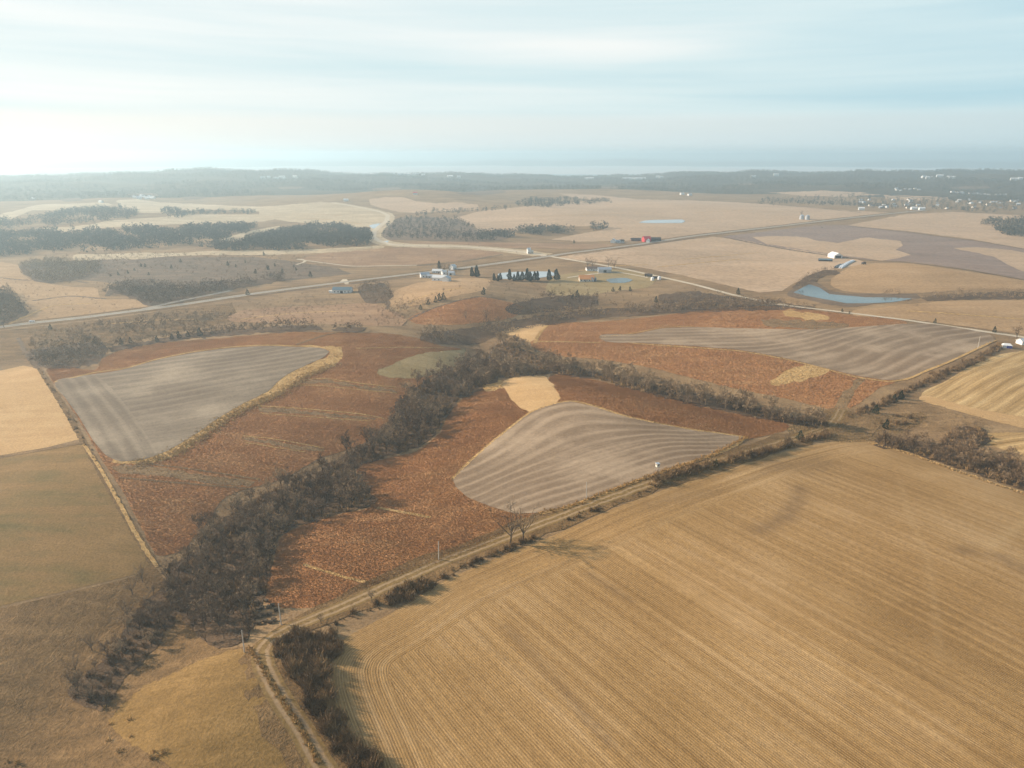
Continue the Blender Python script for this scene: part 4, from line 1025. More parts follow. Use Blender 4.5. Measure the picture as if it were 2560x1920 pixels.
# --- single trees
SPARSE = []
for sd in range(7):
    T, Cn = bare_tree(150 + sd, 10, 1.0 + 0.06 * (sd % 3), .8, .7, nl=6, ns=4, nt=3, nw=7, tw=.035, clear=.22)
    SPARSE.append((None, T.mesh('trunk', M['bark']), Cn.mesh('crown', M['twig'])))
SINGLE = [  # u, v (2560 scale), height, kind, label
 (1275, 1357, 18, 4, 'taller of two bare trees standing beside the dirt track'), (1308, 1350, 16, 6, 'shorter of two bare trees standing beside the dirt track'),
 (357, 1455, 8, 0, 'bare tree standing at the corner of the green-tinged hay field'), (333, 1488, 8, 5, 'dark bare tree just below the hay field corner'),
 (316, 1545, 9, 1, 'leaning bare tree on the slope left of the wood'), (231, 1626, 8, 0, 'bare tree at the upper left of the lower wood finger'),
 (194, 1683, 8, 5, 'bare tree at the left tip of the lower wood finger'), (425, 1490, 9, 2, 'yellowish bare tree beside the fallen pale log'),
 (112, 912, 13, 1, 'lone wide bare tree above the left hay field'), (12, 820, 14, 5, 'bare tree by the highway at the left edge'),
 (804, 1560, 5, 2, 'spiky young tree at the trackside below the prairie'), (930, 1505, 5, 3, 'crooked little bare tree beside the dirt track'),
 (1467, 668, 15, 1, 'bare tree behind the white house on the gravel road'), (1480, 670, 16, 4, 'wide bare tree beside the white house on the gravel road'),
 (1521, 668, 15, 0, 'bare tree left of the grey shed on the gravel road'), (1535, 671, 16, 6, 'bare tree right of the grey shed on the gravel road'),
 (1100, 678, 13, 5, 'bare yard tree behind the white farmstead'), (1112, 679, 14, 0, 'tall bare yard tree between the farmstead and the highway'), (1124, 680, 12, 1, 'bare yard tree nearest the small white house'),
 (2003, 541, 16, 1, 'bare tree standing over two distant grain bins'), (2541, 853, 14, 3, 'bare tree by the white tent at the right edge'),
 (705, 1225, 12, 3, 'white-limbed sycamore standing in the dark creek belt'), (722, 1232, 11, 3, 'second white-limbed sycamore in the dark creek belt'),
 (1215, 800, 12, 0, 'bare tree standing against straw grass below the red hill'), (1165, 800, 11, 6, 'ragged bare tree below the left end of the red hill'),
]
for u, v, h, k, lab in SINGLE:
    p = at(u, v); put_tree(TREE_KINDS[k] if k == 3 else SPARSE[k], p.x, p.y, h / 10, rng.uniform(0, 6.28), lab, None)

# --- evergreens
CED = []
for sd, h, w, n, t in [(1, 5, 1.9, 800, .35), (2, 4.5, 2.1, 800, .5), (3, 6, 2.2, 900, .25)]:
    T, Cn = conifer(400 + sd, h, w, n, t); CED.append((None, T.mesh('trunk', M['bark']), Cn.mesh('crown', M['cedar'])))
PIN = []
for sd, h, w, n, t in [(1, 13, 3.6, 1100, .3), (2, 12, 4.2, 1100, .45), (3, 14, 3.4, 1100, .25)]:
    T, Cn = conifer(500 + sd, h, w, int(n * 1.5), t * .9, True, .08); PIN.append((None, T.mesh('trunk', M['bark']), Cn.mesh('crown', M['cedar'])))
CEDARS = [
 ('on the brushy hillside above the highway', [(452, 656), (429, 671), (570, 664), (613, 657), (668, 670), (671, 675), (687, 666), (639, 684), (706, 682), (660, 639), (277, 691), (296, 688), (336, 677), (353, 667), (363, 667), (372, 688), (740, 676), (590, 668), (320, 684), (735, 668)], .9),
 ('at the foot of the red slope left', [(239, 856), (304, 862), (326, 858), (393, 855), (127, 824)], 1.15),
 ('in a row below the farmstead pasture', [(1071, 762), (1089, 756), (1109, 750), (1052, 774), (1099, 753)], 1.35),
 ('in the dark band above the left grey field', [(430, 848), (448, 846), (470, 843), (500, 840), (530, 836)], 1.1),
 ('beside the creek wood under the gravel road', [(1432, 748), (1443, 744), (1640, 756), (1575, 728)], 1.2),
 ('in the long right hand hedge', [(2189, 1034), (2235, 1005), (2252, 998)], 1.15),
]
for phrase, pl, s in CEDARS:
    for u, v in pl:
        p = at(u, v); put_tree(CED[rng.integers(3)], p.x, p.y, s * rng.uniform(.8, 1.2), rng.uniform(0, 6.28), 'dark green cedar ' + phrase, 'cedars ' + phrase, 'cedar_tree')
for u, v, s, lab in [(776, 692, 1.6, 'big round cedar alone on the grass above the highway'), (619, 738, 1.5, 'wide cedar right beside the highway'), (1209, 737, 1.3, 'lone cedar on the crest of the red hill'),
                     (1532, 729, 1.2, 'dark cedar below the small blue farm pond'), (1550, 726, .9, 'small brownish cedar right of the dark cedar below the pond'), (2485, 831, 1.1, 'round cedar beside the gravel road at the right'),
                     (2000, 1099, 1.2, 'dark cedar at the track crossing beyond the grey field'), (2337, 808, .9, 'cedar standing on the hedge of the gravel road'), (1789, 1165, .8, 'low dark cedar in the hedge past the hunting blind'),
                     (2105, 780, .7, 'flat dark cedar on the pasture below the blue pond'), (2123, 784, .5, 'tiny cedar on the pasture below the blue pond'), (1845, 736, 1.5, 'tall cedar where the gravel road meets the creek wood'),
                     (2214, 1072, 1.0, 'dark cedar in the brush left of the thicket'), (1583, 602, 1, 'dark cedar left of the long dark shed'), (1435, 608, 1, 'cedar on the far pasture left of the white house'), (2055, 570, .7, 'lone cedar on the edge of the bare field')]:
    p = at(u, v); put_tree(CED[rng.integers(3)], p.x, p.y, s, rng.uniform(0, 6.28), lab, None, 'cedar_tree')
for i, (u, v, s) in enumerate([(1235, 702, .75), (1251, 701, .8), (1274, 701, 1.05), (1295, 702, .95), (1305, 702, 1.0), (1318, 702, 1.15), (1325, 704, 1.0), (1336, 702, 1.0), (1344, 702, .9), (1372, 702, 1.15), (1391, 701, 1.25), (1245, 704, .6), (1285, 703, .7)]):
    p = at(u, v); put_tree(PIN[i % 3], p.x, p.y, s * .95, rng.uniform(0, 6.28), 'dark green pine in the row in front of the pale pond', 'pines before the pale pond', 'pine_tree')
for u, v, s, lab in [(1192, 693, 1.15, 'big evergreen at the right of the white farmstead'), (1180, 692, .95, 'olive evergreen beside the big evergreen of the farmstead'), (1098, 672, .85, 'narrow evergreen behind the white farmstead')]:
    p = at(u, v); put_tree(PIN[0], p.x, p.y, s, 1.0, lab, None, 'pine_tree')

# --- prairie grass: standing clumps on the rust red fields, straw clumps on the edges
def tufts(name, poly_world, spacing, h, mat, label, exclude=(), wd=.15, nb=4):
    lo, hi = poly_world.min(0), poly_world.max(0)
    gx, gy = np.meshgrid(np.arange(lo[0], hi[0], spacing), np.arange(lo[1], hi[1], spacing))
    gx = gx.ravel() + rng.uniform(-.5, .5, gx.size) * spacing; gy = gy.ravel() + rng.uniform(-.5, .5, gy.size) * spacing
    k = inside(gx, gy, poly_world)
    thin = rng.uniform(0, 1, gx.size) < .3
    for e in exclude: k &= thin | ~inside(gx, gy, e)
    for e in HARD: k &= ~inside(gx, gy, e)
    gx, gy = gx[k], gy[k]
    pat = np.sin(gx / 9 + 2 * np.sin(gy / 13)) * np.sin(gy / 8 + 1.5 * np.sin(gx / 11))
    n = len(gx); z = H(gx, gy)
    base = np.stack([gx, gy, z], 1)
    hh = h * rng.uniform(.6, 1.3, n) * (1 + .15 * pat); pat2 = np.sin(gx / 31 + 2 * np.sin(gy / 47)) * np.sin(gy / 26 + 1.5 * np.sin(gx / 38)); tint = np.clip(.45 + .06 * rng.normal(0, 1, n) + .10 * pat + .26 * pat2, 0, 1)
    V = np.empty((n, nb, 3, 3)); 
    for b in range(nb):
        a = rng.uniform(0, 6.283, n); w = wd * rng.uniform(.6, 1.4, n)
        dx, dy = np.cos(a) * w, np.sin(a) * w
        V[:, b, 0] = base + np.stack([dx, dy, np.zeros(n)], 1); V[:, b, 1] = base - np.stack([dx, dy, np.zeros(n)], 1)
        sh = np.stack([rng.normal(0, .16, n), rng.normal(0, .16, n), np.zeros(n)], 1); V[:, b, 0] += sh; V[:, b, 1] += sh
        V[:, b, 2] = base + sh + np.stack([rng.normal(0, .3, n) * hh, rng.normal(0, .3, n) * hh, hh * rng.uniform(.7, 1.1, n)], 1)
    me = mesh_np(name, V.reshape(-1, 3), np.arange(n * nb * 3).reshape(-1, 3), mat, {'tint': np.repeat(tint, nb * 3)})
    tag(link(name, me), label, 'grass', None, 'stuff')
G = SHEETS
HARD = [SHEETS[k] for k in ('grey_near', 'grey_far', 'grey_left', 'tanpatch', 'tansmall', 'olive')]
NOT = [v for k, v in SHEETS.items() if k not in RED and k != 'stub']
tufts('prairie_grass', G['centre'], .62, .5, M['tuft'], 'rust-red prairie grass around the middle grey field', NOT, .075, 6)
tufts('prairie_grass', G['band'], .85, .55, M['tuft'], 'orange-red prairie grass between the grey field and dark belt', NOT)
tufts('prairie_grass', G['left'], .85, .5, M['tuft'], 'rust-red prairie grass right of the left grey field', NOT, .09, 6)
tufts('prairie_grass', G['right'], 1.5, .6, M['tuft'], 'rust-red prairie grass around the far grey field', NOT, .24)
tufts('prairie_grass', G['hill'], 2.2, .65, M['tuft'], 'rust-red prairie grass on the rounded hill', (), .4)
def strip_tufts(pts, w, sp, label):
    p = unproject(smooth_poly(pts, False, 6)); out = []
    d = np.concatenate([[0], np.cumsum(np.linalg.norm(np.diff(p, axis=0), axis=1))])
    s = np.arange(0, d[-1], sp)
    x = np.interp(s, d, p[:, 0]); y = np.interp(s, d, p[:, 1])
    reps = 3
    P = np.stack([np.repeat(x, reps) + rng.normal(0, w / 2.5, len(x) * reps), np.repeat(y, reps) + rng.normal(0, w / 2.5, len(x) * reps)], 1)
    place_mass('straw_grass', [arr(bush(700 + i, 1.0, 14, .5, .12)) for i in range(3)], P, M['tuftgold'], label=label, cat='grass')
strip_tufts([(1612, 945), (1530, 987), (1450, 1013), (1380, 1038), (1290, 1072), (1220, 1098), (1165, 1110)], 2.0, .8, 'golden straw grass edging the middle grey field')
strip_tufts([(720, 788), (660, 815), (605, 850), (520, 888), (470, 918), (420, 955), (360, 988), (300, 1002)], 7, .35, 'golden straw grass edging the left grey field')
strip_tufts([(540, 1400), (575, 1460), (640, 1560), (690, 1650)], 1.0, 1.0, 'golden straw grass beside the dirt track')
strip_tufts([(690, 1490), (720, 1580), (790, 1700)], 2.0, 1.0, 'golden straw grass between the shrubs and track')
strip_tufts([(1880, 958), (1960, 980), (2100, 1030), (2212, 1068)], 2.0, 1.0, 'golden straw grass edging the corn stubble')
for u, v in [(690, 1790)]: pass
tuft_big = [arr(bush(720 + i, 1.3, 40, .6, .12)) for i in range(3)]
P = np.array([[*at(u, v).xy] for u, v in [(328, 1842), (300, 1880), (272, 1852), (278, 1812), (326, 1800), (385, 1880), (398, 1890), (380, 1895), (410, 1882), (262, 1770), (20, 1905), (45, 1910)]])
place_mass('straw_grass', tuft_big, P, M['tuftgold'], label='clumps of golden straw grass at the lower left', cat='grass')
def rough_tufts(pts, sp, h, label, wd=.2):
    tufts('dry_grass', unproject(smooth_poly(pts, True, 14)), sp, h, M['tuftgold'] if 0 else M['drygrass'], label, (), wd)
M['drygrass'] = twig_mat('dry_grass_blades', C(128, 104, 66), C(160, 132, 86), C(192, 162, 112), .6)
rough_tufts([(1700, 930), (1820, 885), (1900, 900), (2000, 900), (1900, 950), (1790, 955)], 1.2, .6, 'dry grass around the track crossing')
#@@PART3
# ------------------------------------------------------------------ buildings and other things
def gable(name, label, cat, u, v, L, W, Hh, rh, rz, wall, roof, windows=0, door=None, group=None, big=None, overhang=.4):
    """a gabled building: wall (with gables), roof, door, windows. L along the ridge."""
    p = at(u, v); root = empty(name, (p.x, p.y, p.z), rz); tag(root, label, cat, group)
    x, y = L / 2, W / 2
    b = MB()
    vs = [(-x, -y, -.6), (x, -y, -.6), (x, y, -.6), (-x, y, -.6), (-x, -y, Hh), (x, -y, Hh), (x, y, Hh), (-x, y, Hh), (-x, 0, Hh + rh), (x, 0, Hh + rh)]
    b.add(vs, [(0, 1, 5, 4), (2, 3, 7, 6), (1, 2, 6, 9, 5), (3, 0, 4, 8, 7)])
    b.build('wall', wall, root)
    o = overhang; t = .18; sl = rh / y; e = Hh - sl * o
    r = MB()
    for s in (-1, 1):
        vs = [(-x - o, s * (y + o), e + .03), (x + o, s * (y + o), e + .03), (x + o, 0, Hh + rh + .03), (-x - o, 0, Hh + rh + .03)]
        vs += [(a, c, d + t) for a, c, d in vs]
        f = [(0, 1, 5, 4), (1, 2, 6, 5), (3, 0, 4, 7), (4, 5, 6, 7), (3, 2, 1, 0)]
        r.add(vs, f if s < 0 else [q[::-1] for q in f])
    r.build('roof', roof, root)
    if big:   # wide opening on the gable end that faces -x, or on the side facing -y
        side, w, h = big
        d = MB()
        if side == 'end': d.box((-x - .05, 0, h / 2), (.12, w, h))
        else: d.box((0, -y - .05, h / 2), (w, .12, h))
        d.build('door', M['opening'], root)
    if door: MB().box((door, -y - .05, 1.05), (1.1, .12, 2.1)).build('door', M['brownroof'], root)
    for i in range(windows):
        wx = -x + L * (i + .7) / (windows + .4)
        if door and abs(wx - door) < 1.2: continue
        MB().box((wx, -y - .04, 1.6), (1.3, .1, 1.2)).build('window', M['glass'], root)
    return root

W_, TN = M['white'], M['tin']
gable('metal_shed', 'long shed with blue-grey roof and white gable beside the highway', 'shed', 857, 731, 21, 10, 3.6, 2.6, -.05, W_, M['slate'], 5, None, None, ('side', 3, 2.6))
MB().box((0, 0, 1.1), (4, 3, 2.4)).box((0, 0, 2.5), (4.6, 3.6, .25)).build('lean_to', W_, None, at(828, 732)); tag(bpy.data.objects['lean_to'], 'small white lean-to at the left end of the long shed', 'lean-to')
gable('white_barn', 'long white barn at the front of the farmstead', 'barn', 1100, 701, 17, 9, 4, 2.6, -.22, W_, W_, 3, None, None, ('end', 3, 3))
gable('white_barn', 'short white barn against the right end of the long barn', 'barn', 1117, 703, 8, 8, 4, 2.4, 1.2, W_, TN, 1)
gable('farm_shed', 'white and grey shed at the left of the farmstead', 'shed', 1062, 693, 11, 8, 4, 2.2, .3, W_, TN, 2, 1.5)
gable('farm_shed', 'low grey shed between the white shed and long barn', 'shed', 1076, 695, 7, 6, 3, 1.6, -.2, TN, TN, 1)
gable('farmhouse', 'low white house with pale roof behind the farmstead barns', 'house', 1094, 682, 13, 8, 3, 2, -.1, W_, W_, 3, 2)
gable('farm_shed', 'small white shed behind the short white barn', 'shed', 1110, 686, 6, 5, 3.4, 2, .5, W_, W_, 1)
gable('farmhouse', 'small white house under the yard trees by the highway', 'house', 1132, 673, 8, 7, 4, 2.6, 1.0, W_, W_, 2, 1)
gable('farm_shed', 'pale shed with dark doorway at the right of the farmstead', 'shed', 1129, 687, 8, 6, 3, 2, -.3, W_, TN, 0, None, None, ('side', 3, 2.4))
gable('farmhouse', 'house with bright orange hipped roof near the blue farm pond', 'house', 1466, 702, 18, 12, 3, 4.2, .0, M['cream'], M['orange'], 5, -2)
gable('garage', 'grey-green shed tucked against the orange-roofed house', 'garage', 1482, 703, 7, 6, 3, 1.8, .9, TN, M['slate'], 0, None, None, ('side', 3, 2.4))
gable('farmhouse', 'low white house under bare trees by the gravel road', 'house', 1481, 676, 17, 8, 3, 2, .12, W_, M['brownroof'], 4, 1)
gable('metal_shed', 'grey metal shed right of the low white house', 'shed', 1511, 680, 17, 10, 4, 2.4, .02, TN, TN, 0, None, None, ('side', 4, 3.2))
gable('red_barn', 'bright red barn beside the highway', 'barn', 1616, 604, 13, 12, 5.5, 4, .2, M['redp'], M['redp'], 1, None, None, ('side', 3, 3.5))
gable('farm_shed', 'little white shed in front of the red barn', 'shed', 1620, 606, 6, 6, 4, 2.4, 1.2, W_, W_, 1)
gable('long_shed', 'long dark shed right of the red barn', 'shed', 1636, 602, 22, 9, 3.6, 2.6, .08, M['dark'], M['dark'], 4)
gable('long_shed', 'low dark brown shed left of the red barn', 'shed', 1589, 602, 18, 8, 3, 2, .05, M['brownroof'], M['dark'], 3)
gable('farmhouse', 'white gabled house left of the red barn', 'house', 1533, 607, 10, 9, 4, 3.4, 1.3, W_, W_, 2, 1)
gable('farm_shed', 'small white shed right of the white gabled house', 'shed', 1545, 607, 7, 6, 3, 1.8, 0, W_, TN, 1)
gable('farm_shed', 'dark-roofed cottage by the far white house', 'shed', 1554, 606, 8, 7, 3, 2, .2, W_, M['dark'], 2)
gable('white_barn', 'big white barn with dark opening above the blue pond', 'barn', 2087, 644, 18, 13, 4.2, 3.6, math.pi / 2 + .12, W_, W_, 0, None, None, ('end', 9, 4))
gable('cattle_shelter', 'low dark cattle shelter below the big white barn', 'shelter', 2063, 653, 18, 6, 2.4, 1.2, -.2, M['dark'], M['slate'], 0, None, None, ('side', 10, 2))
gable('roadside_house', 'narrow white house standing at the highway junction', 'house', 1322, 634, 5, 5, 6, 2.6, .3, W_, W_, 2, 1)
gable('farm_shed', 'little cream shed right of the narrow junction house', 'shed', 1329, 634, 4, 4, 3.4, 1.6, .3, M['cream'], M['cream'], 1)
# machinery yard by the gravel road
for u, v, L, lab, mt in [(1617, 691, 6, 'brown wagon at the left of the machinery yard', 'brownroof'), (1624, 692, 7, 'dark wagon in the middle of the machinery yard', 'dark'), (1641, 698, 8, 'dark wagon at the right of the machinery yard', 'dark')]:
    p = at(u, v); r = empty('farm_wagon', p, rng.uniform(0, 3)); tag(r, lab, 'wagon')
    w = MB(); w.box((0, 0, 2.0), (L, 2.6, .3)); 
    for s in (-1, 1): w.box((0, s * 1.25, 2.9), (L, .12, 1.5)); w.box((s * L / 2 * .98, 0, 2.9), (.12, 2.3, 1.5))
    w.build('wagon_box', M[mt], r)
    MB().box((0, 0, 1.3), (L * .9, .4, .9)).box((L * .6, 0, 1.1), (L * .5, .15, .15)).build('chassis', M['dark'], r)
    for sx in (-1, 1):
        for sy in (-1, 1): MB().tube((sx * L * .3, sy * 1.0, .75), (sx * L * .3, sy * 1.35, .75), .75, .75, 14).build('wheel', M['tyre'], r)
for u, v, lab in [(1631, 701, 'round white tank in front of the machinery yard'), (1648, 699, 'smaller white tank right of the machinery yard')]:
    p = at(u, v); r = empty('storage_tank', p); tag(r, lab, 'tank')
    MB().tube((0, 0, -.2), (0, 0, 3.4), 2.1, 2.1, 20).tube((0, 0, 3.4), (0, 0, 4.3), 2.1, .5, 20).build('tank_shell', M['plastic'], r)
    MB().tube((0, 0, 4.3), (0, 0, 4.6), .5, .5, 12).build('lid', M['tin'], r)
for u, v, lab in [(2004, 548, 'left of two distant grain bins in the far stubble'), (2018, 549, 'right of two distant grain bins in the far stubble')]:
    p = at(u, v); r = empty('grain_bin', p); tag(r, lab, 'grain bin', 'grain bins in the far stubble')
    MB().tube((0, 0, -.3), (0, 0, 8), 5, 5, 24).build('bin_wall', M['tin'], r); MB().tube((0, 0, 8), (0, 0, 11), 5.3, .6, 24).build('roof', M['tin'], r)
# silage bags on the slope
for (a, b_, mt, lab) in [((2097, 671), (2133, 651), 'plastic', 'left of two white silage bags above the blue pond'), ((2103, 671.5), (2136, 652), 'plastic', 'right of two white silage bags above the blue pond'),
                        ((2086, 670), (2103, 662), 'blackp', 'black silage bag left of the white bags'), ((2091, 671), (2110, 661), 'blackp', 'second black silage bag touching the white bags')]:
    p, q = at(*a), at(*b_); L = (q - p).length; d = (q - p).normalized()
    m = MB(); n = 9; r_ = 1.5; rows = []
    for i in range(n):
        t = i / (n - 1); rr = r_ * (1 if .06 < t < .94 else .45) * (1 + .04 * math.sin(i * 2.1)); c = p + d * L * t
        sd = Vector((-d.y, d.x, 0)).normalized()
        zg = float(H(c.x, c.y))
        rows.append([(c.x + sd.x * rr * math.cos(a2) - p.x, c.y + sd.y * rr * math.cos(a2) - p.y, zg - .1 + 1.15 * rr * max(0, math.sin(a2)) * 1.3 - p.z) for a2 in [math.pi * k / 10 for k in range(11)]])
    vs = [w for row in rows for w in row]
    fs = [(i * 11 + k, i * 11 + k + 1, (i + 1) * 11 + k + 1, (i + 1) * 11 + k) for i in range(n - 1) for k in range(10)] + [tuple(range(11)), tuple(range((n - 1) * 11, n * 11))[::-1]]
    m.add(vs, fs); o = m.build('silage_bag', M[mt], None, p); tag(o, lab, 'silage bag')
p = at(2159, 661); r = empty('farm_wagon', p, .6); tag(r, 'dark feed wagon standing on the tan hay slope', 'wagon')
MB().box((0, 0, 2), (7, 2.6, 2)).build('wagon_box', M['dark'], r); MB().box((4.6, 0, 1.2), (2.4, .3, .3)).build('drawbar', M['tin'], r)
for sx in (-1, 1):
    for sy in (-1, 1): MB().tube((sx * 2.2, sy * 1.0, .7), (sx * 2.2, sy * 1.4, .7), .7, .7, 12).build('wheel', M['tyre'], r)
# white tent and shed at the right edge
p = at(2516, 869); r = empty('white_tent', p, -.35); r.scale = (.8, .8, .8); tag(r, 'white-roofed tent with dark blue front at the right edge', 'tent')
m = MB(); m.box((0, 0, 1.3), (8, 6, 2.8)); m.build('tent_wall', W_, r)
m = MB(); m.add([(-4.2, -3.2, 2.72), (4.2, -3.2, 2.72), (4.2, 3.2, 2.72), (-4.2, 3.2, 2.72), (-2.6, 0, 4.4), (2.6, 0, 4.4)], [(0, 1, 5, 4), (1, 2, 5), (2, 3, 4, 5), (3, 0, 4), (3, 2, 1, 0)]); m.build('roof', W_, r)
MB().box((1.6, -3.05, 1.3), (4.6, .15, 2.6)).box((4.05, 0, 1.3), (.15, 5.6, 2.6)).build('front_panel', M['blue'], r)
gable('farm_shed', 'white shed half out of the frame at the right edge', 'shed', 2557, 860, 8, 6, 3, 1.6, .2, W_, W_, 1)

# far town and farms on the ridge: single small buildings
def small_house(u, v, L, W, h, wall, roof, label, group, rz):
    p = at(u, v); x, y = L / 2, W / 2; rh = W * .28; b = MB()
    b.add([(-x, -y, -2), (x, -y, -2), (x, y, -2), (-x, y, -2), (-x, -y, h), (x, -y, h), (x, y, h), (-x, y, h), (-x, 0, h + rh), (x, 0, h + rh)],
          [(0, 1, 5, 4), (2, 3, 7, 6), (1, 2, 6, 9, 5), (3, 0, 4, 8, 7)])
    b.add([(-x - .6, -y - .6, h - .25), (x + .6, -y - .6, h - .25), (x + .6, 0, h + rh + .1), (-x - .6, 0, h + rh + .1), (x + .6, y + .6, h - .25), (-x - .6, y + .6, h - .25)], [(0, 1, 2, 3), (3, 2, 4, 5)], 1)
    o = b.build('distant_house', [wall, roof], None, p); o.rotation_euler = (0, 0, rz); tag(o, label, 'house', group)
rr = random.Random(5)
TOWN = []
for i in range(22): TOWN.append((rr.uniform(2378, 2480), None, 'white house in the bright row along the town edge', 481, 488))
for i in range(4): TOWN.append((2492 + i * 6, 488, 'large white building at the right end of the town row', 0, 0))
for i in range(40): TOWN.append((rr.uniform(2150, 2552), None, 'small pale house among the trees of the far town', 498, 523))
for i in range(9): TOWN.append((rr.uniform(2240, 2300), None, 'white house on the forest edge above the town', 473, 479))
for u, v, lab, a, b_ in TOWN:
    if v is None: v = a + (u - 2378) / 100 * (b_ - a) if 'row' in lab else rr.uniform(a, b_)
    big = 'large' in lab
    small_house(u, v, rr.uniform(7, 12) * (1.8 if big else 1), rr.uniform(6, 8), rr.uniform(2.5, 4.5), rr.choice([W_, M['cream'], TN]) if 'row' not in lab else W_, rr.choice([W_, TN, M['brownroof']]) if not big else W_, lab, lab + 's', rr.uniform(-.6, .6))
RID = [(657, 446), (672, 444), (690, 446), (705, 444), (712, 447), (738, 444), (876, 428), (884, 430), (893, 428), (900, 428), (930, 437), (938, 437), (1000, 437), (1012, 436), (1022, 437), (1034, 438), (1042, 437), (1058, 438), (1122, 442), (1128, 442), (1147, 443),
       (1468, 447), (1478, 447), (1644, 443), (1653, 444), (1883, 444), (1940, 438), (2310, 444), (2322, 446), (2349, 441), (2372, 444), (2380, 445), (2535, 450), (2550, 448)]
for u, v in RID:
    small_house(u, v + 1, rr.uniform(18, 34), 14, rr.uniform(7, 10), W_, W_, 'white building among the trees of the far blue ridge', 'white buildings on the far ridge', rr.uniform(-.4, .4))
for u, lab in [(1570, 'left of two long white sheds on the far ridge'), (1600, 'right of two long white sheds on the far ridge')]:
    small_house(u, 449, 72, 20, 8, W_, W_, lab, None, 0)
for u, v, lab in [(1705, 487, 'white house with barn on the far pink field'), (1724, 489, 'white gabled farmhouse at the far forest edge'), (865, 503, 'pale house at the far end of the curving road'), (2153, 525, 'white house nearest the highway at the town'), (2284, 524, 'white house left of the highway end'), (2304, 525, 'bigger white house beside the highway end'), (84, 499.5, 'white house on the hazy slope far left'), (253, 507, 'white house above the pale field far left'), (1038, 486, 'red-roofed house at the corner of the far pink hill')]:
    small_house(u, v, 14, 9, 5, W_, M['redp'] if 'red-roofed' in lab else W_, lab, None, rr.uniform(-.5, .5))
for i in range(16):
    small_house(rr.uniform(335, 385), rr.uniform(489, 499), 12, 9, 4, W_, rr.choice([W_, TN]), 'pale house of the hazy village on the left', 'houses of the hazy village', rr.uniform(-.5, .5))

# utility poles along the track
for i, (u, v, lab) in enumerate([(611, 1631, 'pale pole at the bend of the dirt track'), (703, 1561, 'pale pole beside the stacked bales and track'), (1097, 1400, 'pale pole at the prairie edge midway along the track'), (1466, 1247, 'pale pole against the middle grey field'), (2444, 872, 'pale pole at the corner of the far grey field')]):
    p = at(u, v); r = empty('utility_pole', p); tag(r, lab, 'pole')
    h = 8.0 if i < 4 else 10
    MB().tube((0, 0, -.5), (.12 * (-1) ** i, 0, h), .20, .15, 10).build('pole', M['pole'], r)
    MB().tube((.12 * (-1) ** i, 0, h), (.12 * (-1) ** i, 0, h + .25), .07, .05, 8).build('insulator', M['tin'], r)

# hunting blind on legs
p = at(1643, 1178); r = empty('hunting_blind', p, .35); r.scale = (.8, .8, .95); tag(r, 'white box hunting blind on tall legs at the grey field edge', 'blind')
MB().box((0, 0, 3.35), (1.9, 1.9, 1.7)).build('cabin', M['cream'], r); MB().box((0, 0, 4.27), (2.3, 2.3, .14)).build('roof', M['tin'], r)
for sx in (-1, 1):
    for sy in (-1, 1): MB().tube((sx * 1.25, sy * 1.25, -.3), (sx * .85, sy * .85, 2.5), .09, .09, 6).build('leg', M['pole'], r)
for c, s in [((0, -.97, 3.6), (1.2, .06, .5)), ((.97, 0, 3.6), (.06, 1.2, .5)), ((-.97, 0, 3.6), (.06, 1.2, .5))]: MB().box(c, s).build('window', M['opening'], r)
m = MB()
for s in (-.25, .25): m.tube((s, -2.0, -.1), (s, -1.0, 2.5), .04, .04, 5)
for k in range(7): m.box((0, -1.95 + k * .14, .15 + k * .36), (.5, .05, .05))
m.build('ladder', M['pole'], r)

# old round bales in rows by the wood
b = MB(); n = 16
b.tube((-1.5, 0, .72), (1.5, 0, .72), .72, .78, n, 0, False)
ring = [(.72 * math.cos(2 * math.pi * i / n), .72 * math.sin(2 * math.pi * i / n)) for i in range(n)]
b.add([(-1.5, y, .72 + z) for y, z in ring], [tuple(range(n))], 1); b.add([(1.5, y * 1.07, .72 + z * 1.07) for y, z in ring], [tuple(range(n))[::-1]], 1)
proto = b.build('hay_bale', [M['hay'], M['hayend']])
spots = []
for row, (a, c, k) in enumerate([((598, 1478), (630, 1472), 4), ((612, 1496), (652, 1487), 4), ((624, 1512), (666, 1503), 4), ((634, 1529), (678, 1518), 5), ((642, 1546), (685, 1534), 5), ((655, 1561), (688, 1551), 4)]):
    A, B = at(*a), at(*c)
    for i in range(k):
        q = A.lerp(B, i / (k - 1)); spots.append((q.x + rng.normal(0, .5), q.y + rng.normal(0, .7), row, math.atan2(B.y - A.y, B.x - A.x)))
names = ['topmost', 'second', 'third', 'fourth', 'fifth', 'lowest']
for i, (x, y, row, rz) in enumerate(spots):
    o = proto if i == 0 else proto.copy()
    if i: COL.objects.link(o)
    o.location = (x, y, float(H(x, y)) + .05); o.rotation_euler = (0, 0, rz - .5 + rng.normal(0, .12)); o.scale = (.48, .8, .8)
    tag(o, f'weathered round bale in the {names[row]} row beside the creek wood', 'hay bale', f'bales in the {names[row]} row')

# fallen pale log
p, q = at(440, 1508), at(480, 1489); m = MB()
m.tube((0, 0, .3), ((q - p).x * .6, (q - p).y * .6, .5), .28, .22, 8).tube(((q - p).x * .6, (q - p).y * .6, .5), ((q - p).x, (q - p).y, 1.3 + (q - p).z), .22, .1, 8).tube(((q - p).x * .5, (q - p).y * .5, .4), ((q - p).x * .6, (q - p).y * .6 + 2, 1.2), .12, .05, 6)
tag(m.build('fallen_log', M['log'], None, p), 'pale fallen log lying at the edge of the creek wood', 'log')

